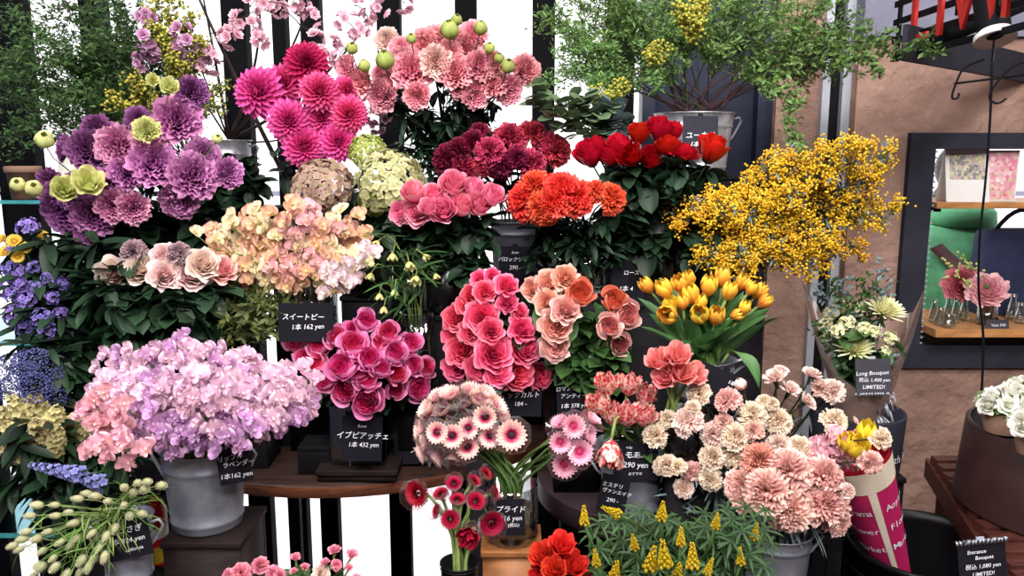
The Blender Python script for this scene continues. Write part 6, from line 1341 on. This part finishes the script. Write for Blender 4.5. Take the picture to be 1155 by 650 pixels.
def cone_wrap(t, foot, rimpts, mat, name, thick=.0012, drop=0):
    """paper wrap: an open cone from the foot to a ragged rim"""
    mb = MB(); n = len(rimpts); vs = []
    for j in range(8):
        q = j/7
        for i, p in enumerate(rimpts):
            a = 2*PI*i/n; b = foot + Vector((math.cos(a)*.022, math.sin(a)*.022, 0)); vs.append(tuple(b.lerp(p, q) - foot))
    mb.add(vs, [(j*n+i, j*n+(i+1) % n, (j+1)*n+(i+1) % n, (j+1)*n+i) for j in range(7) for i in range(n)]); return part(name, mb, mat, t)
foot = Vector((c.x + .01, c.y, zb0 + .02)); t = thing('kraft_bouquet', foot, 'bouquet of pale chrysanthemums wrapped in kraft paper and cellophane', 'bouquet')
kr = [(905,322,.10), (912,345,.0), (930,395,-.06), (960,440,-.08), (1000,420,-.06), (1020,370,-.02), (1030,350,.05), (1000,345,.12), (960,352,.14), (925,335,.14)]
kr = [P(x, y, Yk + d) for x, y, d in [(1043,326,.02),(1030,352,.09),(1000,362,.13),(960,372,.14),(925,352,.12),(904,322,.03),(918,378,-.05),(946,425,-.08),(978,448,-.085),(1012,412,-.06)]]
cone_wrap(t, foot, kr, M['kraft'], 'paper_wrap')
cl = [q + (q - foot)*.02 + Vector((0, -.012, 0)) for q in kr]; cl[0] = P(1046, 324, Yk - .03); cl[9] = P(1030, 380, Yk - .09); cone_wrap(t, foot, cl, CEL, 'cellophane_wrap')
mb = MB(); 
for i in range(12): 
    q0 = foot + Vector((.02, -.02, .12)); a = q0 + Vector((random.uniform(-.02, .05), -.03, random.uniform(-.06, .05))); tube(mb, [q0 - foot, a - foot, a - foot + Vector((.008, -.004, -.03))], .003, n=4)
part('foil_bow', mb, M['silver'], t)
BK.neck = foot + Vector((0, 0, .1)); BK.base = foot.copy(); BK.rad = .012
flowers(BK, 'chrysanthemum', 'x', 'chrysanthemum', None, 'mum', [M['p_mum']], [(998,350,50,dict(face=(.2,-.5,1),label='larger pale yellow chrysanthemum, the upper one in the kraft bouquet')),(963,393,48,dict(face=(-.2,-.5,1),label='pale yellow chrysanthemum, the lower one in the kraft bouquet'))], Yk - .06, ST, Fol(M['leaf_mid'], 6, .05), toc=.35, up=1.1, sc=1.05, bulge=0)
flowers(BK, 'cream_blossom', 'small cream flower cluster', 'flower', 'small cream clusters in the kraft bouquet', 'cluster', [M['p_mum']], [(938,350,22),(950,346,22),(955,362,20),(968,345,20),(1006,380,20),(975,368,18),(930,362,20),(944,372,18),(985,372,18),(1012,392,16),(934,378,16),(1000,398,16)], Yk - .085, ST, Fol(M['leaf_mid'], 8, .05, .0, .6), toc=.4, up=1)
for k2, (x, y) in enumerate([(920,320),(937,316),(948,318),(975,312),(990,300),(985,325),(1005,322),(960,340),(940,380),(975,380),(1000,400),(950,410),(985,420),(925,370)]):
    branch(BK, 'filler_sprig', 'grey green leafy sprig in the kraft paper bouquet', 'foliage', 'grey green sprigs in the kraft bouquet', (x, y), Yk - .05, M['twig'], .001, fine_leaves(9, .014, .3, .012), M['leaf_mid'] if k2 % 2 else M['leaf_grey'], ntw=9, twl=.04, start=.5)
# ------------------------------------------------------------------ wide black bin with the printed magenta bouquet
Yb = 1.42; c = P(1046, 612, Yb); r = 86*S(612, Yb); t = thing('wide_bin', (c.x, c.y, FZ), 'wide glossy black bin holding the magenta wrapped bouquet', 'bin'); H = c.z - FZ
mb = MB(); lathe(mb, [(0, 0), (r*.86, 0), (r*.87, .01), (r*.985, H - .012), (r*1.02, H - .01), (r*1.02, H), (r*.97, H), (r*.95, H - .02), (r*.88, H*.45), (0, H*.45)], 64); part('body', mb, M['bin'], t)
mb = MB(); lathe(mb, [(r*1.0, H - .05), (r*1.004, H - .048), (r*1.004, H - .044), (r*.99, H - .042)], 64); part('groove_ring', mb, M['bin'], t)
top = P(964, 512, Yb - .06); mid_ = P(1004, 632, Yb - .02); foot = top + (mid_ - top)*1.7
t = thing('printed_bouquet', foot, 'magenta and cream printed paper bouquet of yellow tulips leaning in the black bin', 'bouquet')
ax = (top - foot); Lh = ax.length; axn = ax.normalized(); Mx = frame(axn, 0)
if Mx.col[0].x < 0: Mx = Mx @ Matrix.Rotation(PI, 3, 'Z')
rt = 37*S(520, Yb)
def pcone(name, q0, q1, a0, a1, mat, off=0., n=24, extra=0.):
    mb = MB(); vs = []
    for j in range(7):
        q = q0 + (q1 - q0)*j/6; rr = .012 + (rt - .012)*q + off
        for i in range(n+1):
            a = a0 + (a1 - a0)*i/n; vs.append(tuple(Mx @ Vector((rr*math.cos(a), rr*math.sin(a), Lh*q + (extra*max(0, math.sin(a)) if j == 6 else 0)))))
    mb.add(vs, [(j*(n+1)+i, j*(n+1)+i+1, (j+1)*(n+1)+i+1, (j+1)*(n+1)+i) for j in range(6) for i in range(n)]); part(name, mb, M[mat], t)
front = math.atan2(*(lambda v: (v.y, v.x))(Mx.transposed() @ TOCAM(top.lerp(foot, .3))))
pcone('paper_wrap', 0, 1., 0, 2*PI, 'magenta_paper', 0, 40); pcone('cream_band', .885, 1.0, 0, 2*PI, 'cream_paper', .0008, 40); pcone('cream_strip', 0, .885, front - .02, front + .24, 'cream_paper', .001, 6); pcone('red_lining', .9, 1.02, 0, 2*PI, 'red_paper', -.002, 40, .0)
def curved_text(s, q, ac, size, step):
    for i, ch in enumerate(s):
        if ch == ' ': continue
        a = ac + (i - (len(s)-1)/2)*step; rr = .012 + (rt - .012)*q + .0016; me = textmesh(ch, size, M['chalk'], shear=0)
        lp = Vector((rr*math.cos(a), rr*math.sin(a), Lh*q)); nr = Vector((math.cos(a), math.sin(a), -(rt/Lh)*.9)).normalized(); tx = Vector((-math.sin(a), math.cos(a), 0)); ty = nr.cross(tx)
        link('lettering', me, t, M=Matrix.Translation(Mx @ lp) @ (Mx @ Matrix((tx, ty, nr)).transposed()).to_4x4())
for q, w_ in ((.78, 'Aoyama'), (.67, 'Flower'), (.56, 'Market')):
    curved_text(w_, q, front - .66, .020, .205 + .08*(.7 - q)); curved_text(w_, q, front + 1.02, .020, .205 + .08*(.7 - q))
BP = Bunch(975, Yb - .03, 530, 600, .02); BP.neck = foot + ax*.6; BP.base = foot + ax*.05; BP.rad = .012
flowers(BP, 'yellow_tulip', 'yellow tulip', 'tulip', 'yellow tulips in the magenta wrap', 'tulip', [M['p_tulip_y']], [(977,488,19,dict(label='upright yellow tulip in the magenta wrapped bouquet',face=(0,-.3,1))),(968,504,22,dict(label='yellow tulip leaning forward over the cream band',face=(-.2,-.6,.8))),(957,500,18,dict(label='yellow tulip half hidden behind pink sweet peas',face=(-.4,-.4,.8)))], Yb - .13, STP, None, sc=1.25)
sweetpeas(BP, 'pink_sweet_pea', 'pink sweet pea in the magenta wrapped bouquet', 'pink sweet peas in the magenta wrap', [M['p_sp_rose']], [(925,490),(935,498),(945,490),(952,505),(930,508),(945,515),(958,488),(920,500)], Yb - .08, .026, 2)
# ------------------------------------------------------------------ slatted bench and the brown drum
zbn = P(1042, 512, 1.70).z; xb0, xb1 = .78, 1.5
t = thing('slatted_bench', (xb0, 1.1, FZ), 'dark red brown slatted wooden bench beside the stucco wall', 'bench')
for i in range(13):
    y = .02 + i*.045; xo = .0 + .155*(y/.6); mb = MB(); box(mb, (xo, y, zbn - FZ - .018), (xb1 - xb0, y + .03, zbn - FZ), bev=.002); part('slat', mb, M['bench_wood'], t, smooth=False)
mb = MB(); vs = []
for (x, y) in ((-.02, 0), (.15, .62), (.175, .62), (.01, 0)):
    vs += [(x, y, zbn - FZ - .06), (x, y, zbn - FZ - .0185)]
mb.add(vs, [(0,2,4,6)[::-1], (1,3,5,7), (0,1,3,2)[::-1], (2,3,5,4)[::-1], (4,5,7,6)[::-1], (6,7,1,0)[::-1]]); part('side_rail', mb, M['bench_wood'], t, smooth=False)
for (x, y) in ((.03, .03), (.17, .56), (.68, .03), (.68, .56)):
    mb = MB(); box(mb, (x, y, 0), (x + .04, y + .04, zbn - FZ - .061), bev=.003); part('leg', mb, M['bench_wood'], t, smooth=False)
cx, cy = P(1192, 490, 1.42).x + .035, 1.42; zt2 = P(1120, 487, 1.40).z; rb = .19; rtp = rb*.94
t = thing('round_drum', (cx, cy, zbn + .001), 'big dark brown round drum stand holding small white posies', 'display stand'); H = zt2 - zbn
mb = MB(); lathe(mb, [(0, 0), (rb, 0), (rb, .004), (rtp, H - .006), (rtp - .004, H - .002), (rtp - .008, H - .004)], 64); part('side', mb, M['drum'], t)
mb = MB(); lathe(mb, [(0, H - .006), (rtp - .009, H - .006), (rtp - .01, H - .012)], 64); part('top', mb, M['drum_top'], t)
for k2, (px, py) in enumerate([(1128,462),(1150,497),(1166,520),(1170,466)]):
    q = P(px, py, 1.4); 
    mb = MB(); dd = P(px, py, 1.4); yy = cy + (-.11, -.13, -.16, .02)[k2]*1.0; zz = H; 
# posies standing in the drum
def posy(px, py, Y, label, n=14, cards=False, r=.036):
    b = P(px, py, Y); b.z = zt2 + .001; t = thing('posy', b, label, 'posy')
    mb = MB(); lathe(mb, [(r*.75, 0), (r, .04), (r*1.04, .04), (r*.78, 0)], 28); part('paper_sleeve', mb, M['brown_pot'], t)
    mb = MB(); lathe(mb, [(0, .028), (r*.9, .03)], 20); part('moss', mb, M['moss'], t)
    ex = 0
    for i, d in enumerate(dome_dirs(n, 75)):
        p = Vector((d.x*r*1.1, d.y*r*1.1, .04 + d.z*.03)); s = .019*random.uniform(.8, 1.2); link('white_bloom', kmesh('blossom', [M['p_white']], i) if i % 4 else kmesh('rose', [M['p_white']], i), t, M=Matrix.LocRotScale(p, frame(d).to_quaternion(), Vector((s, s, s))))
    mb = MB(); 
    for i in range(50): d = dome_dirs(50, 95)[i] if i == 0 else Vector((random.gauss(0, 1), random.gauss(0, 1), random.uniform(0, 1))).normalized(); put(mb, leafgrid(L=.022, W=.008, nu=3, nv=4, base=.3, peak=.4, tip=0, curl=-.005), az=math.atan2(d.y, d.x), el=math.asin(d.z)*.8, loc=(d.x*r*.8, d.y*r*.8, .048 + d.z*.02))
    part('leaves', mb, M['leaf_fresh'], t)
posy(1130, 478, 1.40, 'small white posy with fresh leaves on top of the brown drum'); posy(1158, 470, 1.47, 'white posy farther back on the brown drum'); posy(1168, 512, 1.29, 'white posy close to the rim of the brown drum at the picture edge')
# black wire mesh basket
a = P(935, 600, 1.5); t = thing('wire_basket', (a.x, 1.5, P(935, 612, 1.5).z), 'black wire mesh basket between carnation bucket and black bin', 'basket'); mb = MB(); zt = .035; w = .035
for i in range(9): x = -w + 2*w*i/8; tube(mb, [(x, -w, 0), (x, -w, zt)], .001, n=4); tube(mb, [(x, w, 0), (x, w, zt)], .001, n=4); tube(mb, [(-w, x, 0), (-w, x, zt)], .001, n=4); tube(mb, [(w, x, 0), (w, x, zt)], .001, n=4)
for j in range(6): z = zt*j/5; tube(mb, [(-w, -w, z), (w, -w, z), (w, w, z), (-w, w, z), (-w, -w, z)], .0012, n=4)
part('mesh', mb, M['black_metal'], t); mb = MB(); tube(mb, [(-w, -w, zt), (w, -w, zt), (w, w, zt), (-w, w, zt), (-w, -w, zt)], .0025, n=6); part('rim', mb, M['black_metal'], t)
for s in (-1, 1):
    mb = MB(); box(mb, (s*w - .004, -.004, FZ - P(935, 612, 1.5).z), (s*w + .004, .004, -.001)); part('leg', mb, M['black_metal'], t, smooth=False)
